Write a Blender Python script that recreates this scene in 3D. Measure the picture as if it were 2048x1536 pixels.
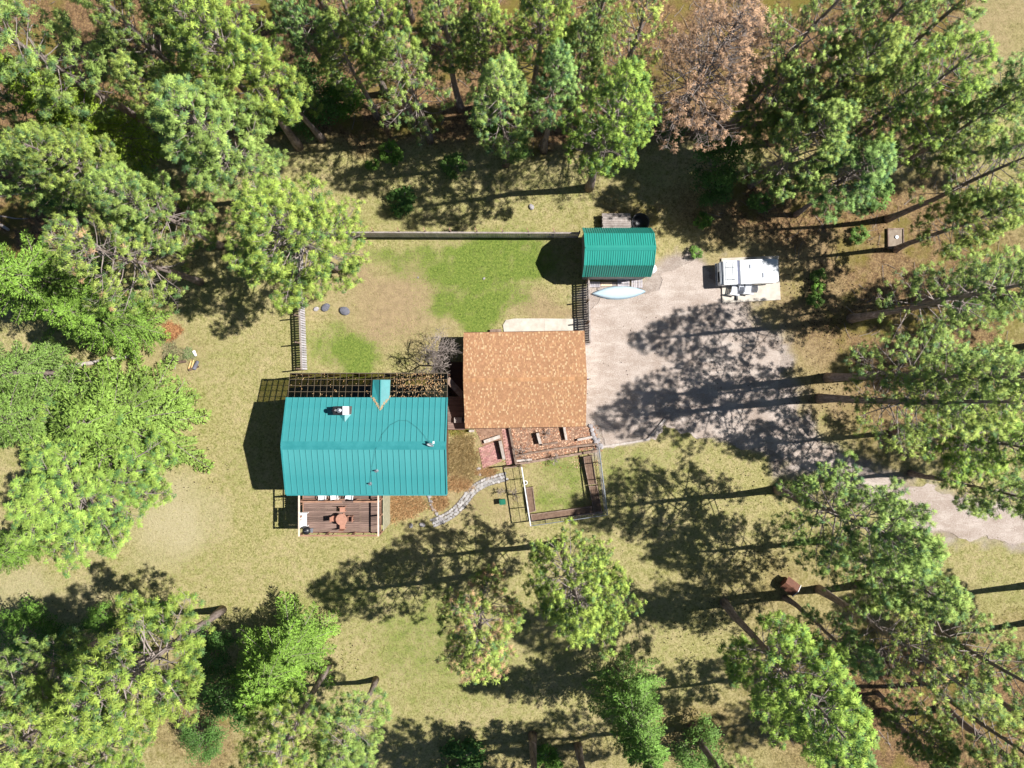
import bpy, bmesh, math, random
import numpy as np
from mathutils import Vector, Matrix

R = math.radians
random.seed(7)
rng = np.random.default_rng(7)
S = bpy.context.scene
for o in list(bpy.data.objects):
    bpy.data.objects.remove(o)
C = S.collection

# ------------------------------------------------------------------ camera
HC = 50.0            # drone height above the ground (m)
PPM = 28.0           # photo pixels per metre on the ground
cam = bpy.data.cameras.new('camera')
cam.lens = 36.0 / 2 / (1024 / PPM / HC)
cam.sensor_width = 36
cam.clip_start = 0.5
cam.clip_end = 3000
camo = bpy.data.objects.new('camera', cam)
camo.location = (0, 0, HC)
C.objects.link(camo)
S.camera = camo

# ------------------------------------------------------------------ light
EL, AZ = 52.5, 6.0   # sun elevation, direction (degrees from +x towards +y)
sd = Vector((math.cos(R(EL)) * math.cos(R(AZ)), math.cos(R(EL)) * math.sin(R(AZ)), math.sin(R(EL))))
W = bpy.data.worlds.new('World')
S.world = W
W.use_nodes = True
nt = W.node_tree
sky = nt.nodes.new('ShaderNodeTexSky')
sky.sky_type = 'NISHITA'
sky.sun_disc = False
sky.altitude = 1200
sky.air_density = .7
sky.dust_density = .3
sky.sun_elevation = R(EL)
sky.sun_rotation = R(90 - AZ)
nt.links.new(sky.outputs[0], nt.nodes['Background'].inputs[0])
nt.nodes['Background'].inputs[1].default_value = 0.058
sl = bpy.data.lights.new('sun', 'SUN')
sl.energy = 5.0
sl.angle = R(0.53)
sl.color = (1.0, 0.97, 0.925)
so = bpy.data.objects.new('sun', sl)
so.rotation_euler = (-sd).to_track_quat('-Z', 'Y').to_euler()
so.location = (60, 6, 80)
C.objects.link(so)
S.view_settings.view_transform = 'Standard'
S.view_settings.look = 'None'
S.view_settings.exposure = 0.72
S.view_settings.gamma = 1
S.cycles.max_bounces = 6
S.cycles.diffuse_bounces = 3
S.cycles.transparent_max_bounces = 8
S.view_settings.use_curve_mapping = False

# ------------------------------------------------------------------ helpers
def G(px, py, h=0.0):
    """photo position of a point at height h -> its place in the world"""
    k = (HC - h) / HC / PPM
    return Vector(((px - 1024) * k, (768 - py) * k, h))

def srgb(r, g, b):
    f = lambda c: (c / 255 / 12.92) if c / 255 <= .04045 else ((c / 255 + .055) / 1.055) ** 2.4
    return (f(r), f(g), f(b), 1)

def tag(o, label=None, cat=None, group=None, kind=None):
    if label: o['label'] = label
    if cat: o['category'] = cat
    if group: o['group'] = group
    if kind: o['kind'] = kind
    return o

def empty(name, loc, label=None, cat=None, group=None, rz=0):
    o = bpy.data.objects.new(name, None)
    o.empty_display_size = .2
    o.location = loc
    o.rotation_euler = (0, 0, rz)
    C.objects.link(o)
    return tag(o, label, cat, group)

def link(name, me, parent=None, loc=None):
    o = bpy.data.objects.new(name, me)
    C.objects.link(o)
    if parent: o.parent = parent
    if loc is not None: o.location = loc
    return o

class MB:
    def __init__(s): s.v = []; s.f = []; s.c = []; s.col = (1, 1, 1, 1)
    def add(s, vs, fs):
        n = len(s.v)
        s.v += [tuple(v) for v in vs]
        s.f += [tuple(n + i for i in f) for f in fs]
        s.c += [s.col] * len(vs)
        return s
    def box(s, c, d, rz=0, rx=0, ry=0):
        x, y, z = d[0] / 2, d[1] / 2, d[2] / 2
        m = Matrix.Translation(c) @ Matrix.Rotation(rz, 4, 'Z') @ Matrix.Rotation(ry, 4, 'Y') @ Matrix.Rotation(rx, 4, 'X')
        vs = [m @ Vector(p) for p in ((-x,-y,-z),(x,-y,-z),(x,y,-z),(-x,y,-z),(-x,-y,z),(x,-y,z),(x,y,z),(-x,y,z))]
        return s.add(vs, [(0,3,2,1),(4,5,6,7),(0,1,5,4),(1,2,6,5),(2,3,7,6),(3,0,4,7)])
    def beam(s, a, b, w, h):
        """box of width w and height h running from a to b"""
        a = Vector(a); b = Vector(b); d = b - a; L = d.length; d.normalize()
        sx = d.cross(Vector((0, 0, 1)))
        if sx.length < 1e-4: sx = Vector((1, 0, 0))
        sx.normalize(); up = sx.cross(d)
        vs = []
        for p in (a, b):
            for i, j in ((-1,-1),(1,-1),(1,1),(-1,1)):
                vs.append(p + sx * (i * w / 2) + up * (j * h / 2))
        return s.add(vs, [(3,2,1,0),(4,5,6,7),(0,1,5,4),(1,2,6,5),(2,3,7,6),(3,0,4,7)])
    def tube(s, pts, rad, n=6, cap=True):
        pts = [Vector(p) for p in pts]; vs = []; fs = []
        if not hasattr(rad, '__len__'): rad = [rad] * len(pts)
        ref = Vector((0.13, 0.31, 0.94))
        for i, p in enumerate(pts):
            d = (pts[min(i + 1, len(pts) - 1)] - pts[max(i - 1, 0)]).normalized()
            a = d.cross(ref)
            if a.length < .05: a = d.cross(Vector((1, 0, 0)))
            a.normalize(); b = d.cross(a)
            for k in range(n):
                t = 2 * math.pi * k / n
                vs.append(p + (a * math.cos(t) + b * math.sin(t)) * rad[i])
        for i in range(len(pts) - 1):
            for k in range(n):
                k2 = (k + 1) % n
                fs.append((i*n+k, i*n+k2, (i+1)*n+k2, (i+1)*n+k))
        if cap:
            fs.append(tuple(range(n - 1, -1, -1)))
            fs.append(tuple(range((len(pts)-1)*n, len(pts)*n)))
        return s.add(vs, fs)
    def lathe(s, prof, c=(0,0,0), n=20):
        vs = []; fs = []; m = len(prof)
        for k in range(n):
            t = 2 * math.pi * k / n
            for r, z in prof:
                vs.append((c[0] + r * math.cos(t), c[1] + r * math.sin(t), c[2] + z))
        for k in range(n):
            k2 = (k + 1) % n
            for i in range(m - 1):
                fs.append((k*m+i, k2*m+i, k2*m+i+1, k*m+i+1))
        return s.add(vs, fs)
    def prism(s, poly, z0, z1):
        n = len(poly)
        vs = [(p[0], p[1], z0) for p in poly] + [(p[0], p[1], z1) for p in poly]
        a = sum(poly[i][0]*poly[(i+1)%n][1] - poly[(i+1)%n][0]*poly[i][1] for i in range(n))
        f = [tuple(range(n-1, -1, -1)), tuple(range(n, 2*n))] + [(i, (i+1)%n, n+(i+1)%n, n+i) for i in range(n)]
        if a < 0: f = [t[::-1] for t in f]
        return s.add(vs, f)
    def mesh(s, name, m, smooth=False):
        me = bpy.data.meshes.new(name)
        me.from_pydata(s.v, [], s.f)
        if any(c != (1, 1, 1, 1) for c in s.c):
            at = me.color_attributes.new('Col', 'FLOAT_COLOR', 'POINT')
            at.data.foreach_set('color', np.array(s.c, 'f').ravel())
        if smooth: me.polygons.foreach_set('use_smooth', [True] * len(me.polygons))
        me.materials.append(m)
        me.update()
        return me
    def build(s, name, m, parent=None, loc=None, smooth=False):
        return link(name, s.mesh(name, m, smooth), parent, loc)

def nd(t, kind, **kw):
    n = t.nodes.new('ShaderNode' + kind)
    for k, v in kw.items(): setattr(n, k, v)
    return n

def mixc(t, fac, a, b, blend='MIX'):
    m = nd(t, 'Mix', data_type='RGBA', blend_type=blend)
    for sock, val in ((m.inputs[0], fac), (m.inputs[6], a), (m.inputs[7], b)):
        if isinstance(val, (int, float)): sock.default_value = val
        elif isinstance(val, tuple): sock.default_value = val
        else: t.links.new(val, sock)
    return m.outputs[2]

def noise(t, scale, detail=4, rough=.6, vec=None, stretch=None):
    n = nd(t, 'TexNoise'); n.inputs['Scale'].default_value = scale
    n.inputs['Detail'].default_value = detail; n.inputs['Roughness'].default_value = rough
    tc = nd(t, 'TexCoord'); src = tc.outputs['Object'] if vec is None else vec
    if stretch:
        mp = nd(t, 'Mapping'); mp.inputs['Scale'].default_value = stretch
        t.links.new(src, mp.inputs[0]); src = mp.outputs[0]
    t.links.new(src, n.inputs['Vector'])
    return n.outputs[0]

def ramp(t, fac, p0, p1):
    r = nd(t, 'MapRange'); r.inputs[1].default_value = p0; r.inputs[2].default_value = p1
    t.links.new(fac, r.inputs[0]); return r.outputs[0]

def bump(t, bsdf, h, strength, dist):
    b = nd(t, 'Bump'); b.inputs['Strength'].default_value = strength; b.inputs['Distance'].default_value = dist
    t.links.new(h, b.inputs['Height']); t.links.new(b.outputs[0], bsdf.inputs['Normal'])

MATS = {}
def mat(name, a, b=None, scale=3, rough=.8, stretch=None, bmp=.25, dist=.02, spec=.3, metal=0, attr=False, rnd=.0, p=(.3, .7)):
    """two tone weathered material: colours a and b mixed by noise"""
    if name in MATS: return MATS[name]
    m = bpy.data.materials.new(name); m.use_nodes = True; t = m.node_tree
    bs = t.nodes['Principled BSDF']
    n = noise(t, scale, 5, .65, stretch=stretch)
    b = b or tuple(x * .75 for x in a[:3]) + (1,)
    col = mixc(t, ramp(t, n, *p), a, b)
    if attr:
        at = nd(t, 'Attribute', attribute_name='Col')
        col = mixc(t, 1.0, col, at.outputs[0], 'MULTIPLY')
    if rnd:
        oi = nd(t, 'ObjectInfo'); mr = nd(t, 'MapRange')
        mr.inputs[3].default_value = 1 - rnd; mr.inputs[4].default_value = 1 + rnd * .4
        t.links.new(oi.outputs['Random'], mr.inputs[0])
        col = mixc(t, 1.0, col, mr.outputs[0], 'MULTIPLY')
    t.links.new(col, bs.inputs['Base Color'])
    bs.inputs['Roughness'].default_value = rough
    bs.inputs['Specular IOR Level'].default_value = spec
    bs.inputs['Metallic'].default_value = metal
    if bmp: bump(t, bs, noise(t, scale * 6, 4, .7, stretch=stretch), bmp, dist)
    MATS[name] = m
    return m

M = dict(
    teal=mat('teal_metal', srgb(52,134,136), srgb(76,150,150), .5, .4, spec=.5, bmp=.05, rnd=.05),
    teal_trim=mat('teal_trim', srgb(58,138,140), srgb(44,124,126), 2, .4, spec=.5, bmp=.05),
    green_metal=mat('green_metal', srgb(42,146,132), srgb(58,158,144), .8, .42, spec=.5, bmp=.05, rnd=.05),
    siding=mat('siding', srgb(120,84,58), srgb(88,60,42), 4, stretch=(.3,.3,4)),
    dark_wood=mat('dark_wood', srgb(92,62,48), srgb(66,44,36), 4, stretch=(.4,3,3)),
    deck=mat('deck_boards', srgb(146,122,110), srgb(100,80,72), 3.0, .75, stretch=(.5,6,6), rnd=.35, bmp=.3),
    rail=mat('stained_rail', srgb(168,130,106), srgb(130,96,78), 3, stretch=(1,1,1)),
    rail_pale=mat('sunbleached_rail', srgb(232,210,194), srgb(206,176,156), 3),
    white=mat('white_paint', srgb(232,232,230), srgb(214,214,212), 2, .5, bmp=.05),
    white_metal=mat('white_metal', srgb(226,228,230), srgb(198,202,206), 1.5, .35, bmp=.03, spec=.5),
    black=mat('black_plastic', srgb(26,27,30), srgb(38,38,42), 3, .4, bmp=.05, spec=.5),
    dark_glass=mat('dark_glass', srgb(24,26,32), srgb(34,38,46), 2, .1, bmp=0, spec=.8),
    galv=mat('galvanised', srgb(172,176,182), srgb(130,134,140), 4, .4, metal=.6),
    grey_wood=mat('grey_wood', srgb(176,166,160), srgb(128,116,108), 4, .85, stretch=(1,1,.4), rnd=.25),
    fence=mat('fence_boards', srgb(206,202,208), srgb(168,162,168), 5, .85, stretch=(1,1,.3), rnd=.25),
    timber=mat('bed_timber', srgb(158,138,124), srgb(106,84,70), 4, .9, rnd=.3),
    timber_pale=mat('pale_timber', srgb(196,186,178), srgb(150,138,128), 4, .9, rnd=.2),
    concrete=mat('concrete', srgb(204,196,184), srgb(172,162,150), 1.5, .9, bmp=.3),
    stone=mat('path_stone', srgb(186,182,178), srgb(148,144,142), 6, .9, rnd=.4),
    rock=mat('rock', srgb(186,180,180), srgb(120,116,118), 4, .9, rnd=.3, dist=.05),
    rock_dark=mat('dark_rock', srgb(120,120,130), srgb(84,84,92), 4, .9, dist=.05),
    brick=mat('paver_brick', srgb(192,150,140), srgb(164,120,110), 3, .9, attr=True),
    shingle=mat('roof_shingle', srgb(255,255,255), srgb(224,220,216), 9, .9, attr=True, bmp=.4),
    red_wood=mat('red_wood', srgb(124,82,62), srgb(88,58,46), 5, .7, stretch=(1,1,4)),
    soil=mat('garden_soil', srgb(132,108,90), srgb(98,78,66), 5, .95, bmp=.7, dist=.06),
    mulch=mat('leaf_mulch', srgb(166,134,112), srgb(112,84,68), 5, .95, bmp=.8, dist=.05),
    table=mat('cedar_table', srgb(184,138,116), srgb(152,108,90), 4, .7),
    canoe=mat('canoe_hull', srgb(190,212,222), srgb(176,200,212), 1.2, .35, bmp=.02, spec=.5),
    canoe_rim=mat('canoe_rim', srgb(110,150,170), None, 3, .5, bmp=0),
    plastic_grey=mat('grey_plastic', srgb(190,194,202), srgb(172,176,186), 2, .5, bmp=.03),
    green_plastic=mat('green_plastic', srgb(28,112,86), srgb(22,92,70), 3, .5, bmp=.03),
    orange=mat('yellow_wood', srgb(214,186,130), srgb(186,150,100), 3, .8),
    log_end=mat('log_bark', srgb(120,100,84), srgb(78,64,56), 6, .95),
    cloth_y=mat('flag_cloth', srgb(236,220,190), srgb(214,150,90), 7, .9, p=(.45,.55)),
    bar=mat('weathered_bar', srgb(112,100,84), srgb(84,74,62), 4, .8),
    bark=None)

def simple_attr_mat(name, rough=.9, objcol=False, transl=0.0, nz=None):
    m = bpy.data.materials.new(name); m.use_nodes = True; t = m.node_tree
    bs = t.nodes['Principled BSDF']; out = t.nodes['Material Output']
    at = nd(t, 'Attribute', attribute_name='Col'); col = at.outputs[0]
    if objcol:
        oi = nd(t, 'ObjectInfo'); col = mixc(t, 1.0, col, oi.outputs['Color'], 'MULTIPLY')
    if nz: col = mixc(t, 1.0, col, ramp2(t, noise(t, nz, 3, .6)), 'MULTIPLY')
    t.links.new(col, bs.inputs['Base Color'])
    bs.inputs['Roughness'].default_value = rough; bs.inputs['Specular IOR Level'].default_value = .2
    if transl:
        tr = nd(t, 'BsdfTranslucent'); t.links.new(col, tr.inputs[0])
        mx = nd(t, 'MixShader'); mx.inputs[0].default_value = transl
        t.links.new(bs.outputs[0], mx.inputs[1]); t.links.new(tr.outputs[0], mx.inputs[2])
        t.links.new(mx.outputs[0], out.inputs[0])
    return m
def ramp2(t, fac):
    r = nd(t, 'MapRange'); r.inputs[1].default_value = .3; r.inputs[2].default_value = .7
    r.inputs[3].default_value = .6; r.inputs[4].default_value = 1.15
    t.links.new(fac, r.inputs[0]); return r.outputs[0]

M['leaf'] = simple_attr_mat('foliage', .6, True, .16)
M['litter'] = simple_attr_mat('dry_litter', .95)
M['grass'] = simple_attr_mat('grass_blades', .9, transl=.2)
M['bark'] = mat('pine_bark', srgb(172,156,148), srgb(100,86,80), 3, .95, stretch=(2,2,.6), bmp=.7, dist=.06, rnd=.2)
M['twig'] = mat('grey_twigs', srgb(168,156,148), srgb(112,100,94), 2, .9, bmp=0, rnd=.15)
M['cone'] = mat('pine_cone', srgb(62,48,40), srgb(40,32,28), 6, .9, bmp=0)

# ------------------------------------------------------------------ ground
def ell(px, py, cx, cy, rx, ry, rot=0, soft=.35):
    a = R(rot); dx = px - cx; dy = py - cy
    u = (dx * math.cos(a) + dy * math.sin(a)) / rx; v = (-dx * math.sin(a) + dy * math.cos(a)) / ry
    d = np.sqrt(u * u + v * v)
    return np.clip((1 + soft - d) / (2 * soft), 0, 1)

def vnoise(x, y, cell, seed):
    """smooth value noise"""
    r = np.random.default_rng(seed).random((256, 256))
    u = x / cell + 1000; v = y / cell + 1000
    i = np.floor(u).astype(int); j = np.floor(v).astype(int); fu = u - i; fv = v - j
    fu = fu * fu * (3 - 2 * fu); fv = fv * fv * (3 - 2 * fv)
    g = lambda a, b: r[a % 256, b % 256]
    return (g(i, j) * (1 - fu) + g(i+1, j) * fu) * (1 - fv) + (g(i, j+1) * (1 - fu) + g(i+1, j+1) * fu) * fv

DRIVE = [(1168,856),(1168,650),(1182,604),(1240,602),(1312,590),(1322,545),(1384,524),(1432,556),(1450,612),(1500,640),
         (1545,690),(1560,752),(1580,828),(1640,884),(1730,932),(1830,974),(1950,1006),(2060,1020),(2300,1030),
         (2300,1090),(2060,1082),(1940,1076),(1860,1066),(1780,1034),(1690,982),(1600,930),(1530,902),(1470,884),
         (1402,868),(1334,842),(1322,852),(1297,879),(1204,891),(1196,856)]
def densify(poly, step, amp, seed):
    r = random.Random(seed); out = []
    for i in range(len(poly)):
        a = Vector(poly[i]); b = Vector(poly[(i + 1) % len(poly)]); n = max(1, int((b - a).length / step))
        for k in range(n): out.append(a + (b - a) * (k / n) + Vector((r.uniform(-amp, amp), r.uniform(-amp, amp))))
    return out
def poly_dist(px, py, poly):
    """signed distance, negative inside"""
    d = np.full(px.shape, 1e9); ins = np.zeros(px.shape, bool)
    for i in range(len(poly)):
        x1, y1 = poly[i]; x2, y2 = poly[(i + 1) % len(poly)]
        ex, ey = x2 - x1, y2 - y1
        t = np.clip(((px - x1) * ex + (py - y1) * ey) / (ex * ex + ey * ey + 1e-9), 0, 1)
        d = np.minimum(d, np.hypot(px - x1 - t * ex, py - y1 - t * ey))
        c = (y1 > py) != (y2 > py)
        ins ^= c & (px < ex * (py - y1) / (ey + 1e-12) + x1)
    return np.where(ins, -d, d)

def zone_masks(px, py):
    n1 = vnoise(px, py, 60, 1); n2 = vnoise(px, py, 25, 2); n3 = vnoise(px, py, 11, 3)
    jx = px + (n1 - .5) * 60 + (n2 - .5) * 30; jy = py + (vnoise(px, py, 60, 4) - .5) * 60 + (vnoise(px, py, 25, 5) - .5) * 30
    green = np.zeros_like(px)
    for a in ((960,525,160,50,0,.5,1.25),(970,605,85,46,0,.45,1.3),(690,700,76,50,0,.5,1.25),(790,500,60,25,0,.5,.7),(850,1270,150,120,0,.7,.6),
              (1115,965,60,55,0,.5,.7),(1260,950,60,60,0,.6,.5),(395,800,50,60,0,.9,.28),(600,1260,120,80,0,.8,.2),(880,1390,160,60,0,.7,.4),
              (740,1200,200,50,0,.8,.45),(1300,900,90,20,-8,.8,.5),(1650,830,40,18,0,.6,.5),(690,460,60,20,0,.6,.4),(420,1150,200,60,0,.9,.2),
              (1990,1130,60,30,0,.8,.35),(1400,980,90,50,0,.8,.2),(520,720,60,40,0,.9,.25),(1060,400,160,50,0,.9,.25),(820,410,90,50,0,.9,.35)):
        green = np.maximum(green, ell(jx, jy, *a[:6]) * a[6])
    green = np.maximum(green, .12 + .22 * (n1 > .5) * (n1 - .5) * 2)
    green *= .55 + .7 * n3
    soil = np.zeros_like(px)
    for a in ((790,610,105,85,10,.5,.9),(700,560,70,60,0,.6,.5),(1100,625,75,28,0,.5,.8),(880,690,50,40,0,.7,.5),(1690,800,90,70,0,.8,.8),(1620,640,130,90,0,.7,.8),
              (1500,560,140,70,0,.7,.6),(1700,500,220,70,0,.8,.8),(920,970,110,80,0,.6,.6),(1050,880,130,40,0,.4,.8),(1220,860,60,30,0,.5,.5),(690,620,70,30,0,.6,.5),(1990,60,90,90,0,.6,.55),(360,700,60,40,0,.8,.5)):
        soil = np.maximum(soil, ell(jx, jy, *a[:6]) * a[6])
    lit = np.clip((330 - jy) / 90, 0, 1) * np.clip((1980 - jx) / 90, 0, 1)
    for a in ((60,480,140,140,0,.5,.9),(1850,620,260,300,0,.4,.75),(1830,1420,330,190,0,.5,.9),(1640,420,330,80,0,.5,.8),(400,1440,120,130,0,.5,.6),
              (1100,1520,260,60,0,.7,.35),(300,430,160,90,0,.6,.7),(1400,1480,150,80,0,.7,.55),(1570,1180,200,90,0,.8,.45),(50,250,200,200,0,.5,1.),(1260,440,70,40,0,.6,.6)):
        lit = np.maximum(lit, ell(jx, jy, *a[:6]) * a[6])
    outx = np.clip((np.abs(px - 1024) - 1020) / 80, 0, 1); outy = np.clip((np.abs(py - 768) - 760) / 80, 0, 1)
    lit = np.maximum(lit, np.maximum(outx, outy) * .8)
    dd = poly_dist(px, py, DRIVE)
    grav = np.clip((np.where(px > 1620, 20, 40) - dd + (n2 - .5) * 34 + (n3 - .5) * 20) / 26, 0, 1)
    lawn = poly_dist(px, py, [(1200,896),(1250,890),(1297,882),(1333,842),(1402,872),(1475,892),(1540,912),(1540,1000),(1200,1000)])
    grav *= np.clip(.5 + lawn / 5, 0, 1)
    pale = np.maximum(ell(jx, jy, 350, 1040, 80, 70, 0, .6), ell(jx, jy, 60, 1190, 130, 40, 0, .8) * .6)
    return green, lit, grav, soil, pale

def axis(lo, hi, step, far):
    a = list(np.arange(lo, hi + .001, step))
    d = step; x = hi
    while x < far: d *= 1.6; x += d; a.append(x)
    d = step; x = lo
    while x > -far: d *= 1.6; x -= d; a.insert(0, x)
    return np.array(a)
xs = axis(-38, 38, .25, 500); ys = axis(-29, 29, .25, 500)
X, Y = np.meshgrid(xs, ys); nx, ny = len(xs), len(ys)
Z = (vnoise(X, Y, 1.1, 9) - .5) * .02 + (vnoise(X, Y, .45, 10) - .5) * .016 - .02
me = bpy.data.meshes.new('ground')
idx = np.arange(nx * ny).reshape(ny, nx)
fa = np.stack([idx[:-1, :-1], idx[:-1, 1:], idx[1:, 1:], idx[1:, :-1]], -1).reshape(-1, 4)
me.from_pydata(np.stack([X, Y, Z], -1).reshape(-1, 3).tolist(), [], fa.tolist())
PXg, PYg = X * PPM + 1024, 768 - Y * PPM
gr, li, gv, soi, pal = zone_masks(PXg, PYg)
for nm, arr in (('zone', np.stack([gr, li, gv, soi], -1)), ('zone2', np.stack([pal, pal, pal, pal], -1))):
    at = me.color_attributes.new(nm, 'FLOAT_COLOR', 'POINT')
    at.data.foreach_set('color', np.clip(arr, 0, 1).astype('f').ravel())
me.polygons.foreach_set('use_smooth', [True] * len(me.polygons))

def gravel_colour(t):
    f = noise(t, 11, 6, .85); b = noise(t, .5, 5, .65); sp_ = noise(t, 26, 2, .6); tr = noise(t, 1.2, 4, .6, stretch=(.5, 1.6, 1))
    col = mixc(t, ramp(t, b, .35, .65), srgb(182,168,158), srgb(156,140,128))
    col = mixc(t, ramp(t, tr, .5, .8), col, srgb(200,188,178))
    col = mixc(t, ramp(t, f, .47, .3), col, srgb(116,104,96))
    col = mixc(t, ramp(t, f, .54, .72), col, srgb(208,200,192))
    return col, f
def gravel_material():
    m = bpy.data.materials.new('gravel'); m.use_nodes = True; t = m.node_tree
    bs = t.nodes['Principled BSDF']; bs.inputs['Roughness'].default_value = 1; bs.inputs['Specular IOR Level'].default_value = .1
    col, f = gravel_colour(t)
    t.links.new(col, bs.inputs['Base Color']); bump(t, bs, f, .9, .06)
    return m
def ground_material():
    m = bpy.data.materials.new('ground_cover'); m.use_nodes = True; t = m.node_tree
    bs = t.nodes['Principled BSDF']; bs.inputs['Roughness'].default_value = 1; bs.inputs['Specular IOR Level'].default_value = .05
    at = nd(t, 'Attribute', attribute_name='zone'); sp = nd(t, 'SeparateColor'); t.links.new(at.outputs['Color'], sp.inputs[0])
    at2 = nd(t, 'Attribute', attribute_name='zone2')
    fine = noise(t, 6.5, 6, .8); mid = noise(t, 2.2, 5, .7); big = noise(t, .35, 4, .6); spk = noise(t, 22, 3, .7)
    dry = mixc(t, ramp(t, big, .35, .65), srgb(168,160,108), srgb(186,170,128))
    dry = mixc(t, ramp(t, mid, .42, .72), dry, srgb(130,136,70))
    dry = mixc(t, ramp(t, fine, .50, .68), dry, srgb(210,196,142))
    dry = mixc(t, ramp(t, fine, .47, .33), dry, srgb(112,106,56))
    dry = mixc(t, at2.outputs['Fac'], dry, mixc(t, ramp(t, fine, .3, .7), srgb(170,158,118), srgb(204,192,156)))
    gcol = mixc(t, ramp(t, fine, .38, .62), srgb(84,116,44), srgb(146,158,78))
    mth = nd(t, 'Math', operation='MULTIPLY_ADD'); t.links.new(sp.outputs[0], mth.inputs[0]); mth.inputs[1].default_value = 1.45
    sub = nd(t, 'Math', operation='MULTIPLY_ADD'); t.links.new(fine, sub.inputs[0]); sub.inputs[1].default_value = 3.4; sub.inputs[2].default_value = -2.05
    t.links.new(sub.outputs[0], mth.inputs[2]); mth.use_clamp = True
    scol = mixc(t, ramp(t, mid, .3, .7), srgb(184,160,124), srgb(158,136,108))
    col = mixc(t, sp.outputs[2] if False else at.outputs['Alpha'], dry, scol)
    col = mixc(t, mth.outputs[0], col, gcol)
    lcol = mixc(t, ramp(t, mid, .35, .65), srgb(150,120,90), srgb(104,82,62))
    lcol = mixc(t, ramp(t, fine, .5, .7), lcol, srgb(196,164,112))
    lcol = mixc(t, ramp(t, fine, .46, .33), lcol, srgb(70,54,34))
    lcol = mixc(t, ramp(t, big, .5, .62), lcol, srgb(130,118,62))
    lm = nd(t, 'Math', operation='MULTIPLY_ADD'); t.links.new(sp.outputs[1], lm.inputs[0]); lm.inputs[1].default_value = 1.5
    ls = nd(t, 'Math', operation='MULTIPLY_ADD'); t.links.new(mid, ls.inputs[0]); ls.inputs[1].default_value = 1.2; ls.inputs[2].default_value = -.85
    t.links.new(ls.outputs[0], lm.inputs[2]); lm.use_clamp = True
    col = mixc(t, lm.outputs[0], col, lcol)
    vcol, vf = gravel_colour(t)
    col = mixc(t, ramp(t, spk, .56, .74), col, mixc(t, 1.0, col, srgb(178,170,160), 'MULTIPLY'))
    col = mixc(t, sp.outputs[2], col, vcol)
    t.links.new(col, bs.inputs['Base Color'])
    h = nd(t, 'Math', operation='ADD'); t.links.new(fine, h.inputs[0]); t.links.new(spk, h.inputs[1])
    bump(t, bs, h.outputs[0], 1.0, .09)
    return m
me.materials.append(ground_material())
ground = tag(link('ground', me), 'dry tan lawn and forest floor with patches of green grass', 'ground', kind='structure')

poly = []
for q in densify(DRIVE, 4, 1.0, 3):
    a_ = np.array([q.x]); b_ = np.array([q.y])
    sx_ = lambda c, k: float(vnoise(a_, b_, c, k)[0]) - .5
    poly.append(q + Vector((sx_(45, 31) * 26 + sx_(14, 32) * 8, sx_(45, 33) * 26 + sx_(14, 34) * 8)) * (1 if q.x > 1178 else 0))
mb = MB(); mb.add([G(p.x, p.y, 0) + Vector((0, 0, .010)) for p in poly], [tuple(range(len(poly)))])
o = mb.build('gravel_driveway', gravel_material())
bm = bmesh.new(); bm.from_mesh(o.data); bmesh.ops.triangulate(bm, faces=bm.faces[:]); bmesh.ops.recalc_face_normals(bm, faces=bm.faces[:])
if bm.faces[0].normal.z < 0: bmesh.ops.reverse_faces(bm, faces=bm.faces[:])
bm.to_mesh(o.data); bm.free()
tag(o, 'pale gravel driveway curving from the garage to the right edge', 'driveway', kind='structure')

# grass: short blades all over the lawn, coloured as the turf they stand in
def grass_field():
    n = 150000
    px = rng.uniform(-20, 2068, n); py = rng.uniform(-20, 1556, n)
    g, l, v, s, p = zone_masks(px, py)
    keep = (rng.random(n) < np.clip(.5 + g * .8 - s * .35, .1, 1)) & (v < .6)
    # keep clear of the buildings' footprints
    for x0, y0, x1, y1 in ((605,755,905,980),(905,690,1175,856),(1160,478,1300,568),(1440,515,1562,606)):
        keep &= ~((px > x0) & (px < x1) & (py > y0) & (py < y1))
    px, py, g, l, s, p = (a[keep] for a in (px, py, g, l, s, p)); n = len(px)
    x = (px - 1024) / PPM; y = (768 - py) / PPM
    a = rng.uniform(0, 6.283, n); ln = rng.uniform(.06, .14, n); w = rng.uniform(.02, .045, n); lean = rng.uniform(.3, 1.2, n)
    d = np.stack([np.cos(a), np.sin(a)], -1); q = np.stack([-d[:, 1], d[:, 0]], -1)
    V = np.zeros((n, 3, 3))
    V[:, 0, :2] = np.stack([x, y], -1) + q * w[:, None] / 2; V[:, 1, :2] = np.stack([x, y], -1) - q * w[:, None] / 2
    V[:, 2, :2] = np.stack([x, y], -1) + d * (ln * np.sin(lean))[:, None]; V[:, 2, 2] = ln * np.cos(lean) + .01
    V[:, :2, 2] = -.02
    dry = np.array(srgb(178,172,112)[:3]); grn = np.array(srgb(108,138,60)[:3]); org = np.array(srgb(160,124,80)[:3])
    olive = np.array(srgb(150,142,80)[:3])
    k = (np.clip(g * 1.3 + rng.normal(0, .15, n), 0, 1))[:, None]
    c = dry * (1 - k) + grn * k
    kl = np.clip(l, 0, 1)[:, None] * (rng.random(n) < .8)[:, None]
    c = c * (1 - kl) + (org * rng.uniform(.5, 1.2, (n, 1))) * kl
    ko = (rng.random(n) < .3)[:, None]; c = np.where(ko, c * .4 + olive * .6, c) * rng.uniform(.5, 1.25, (n, 1))
    return np_tris('grass', V, c, M['grass'])

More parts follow.
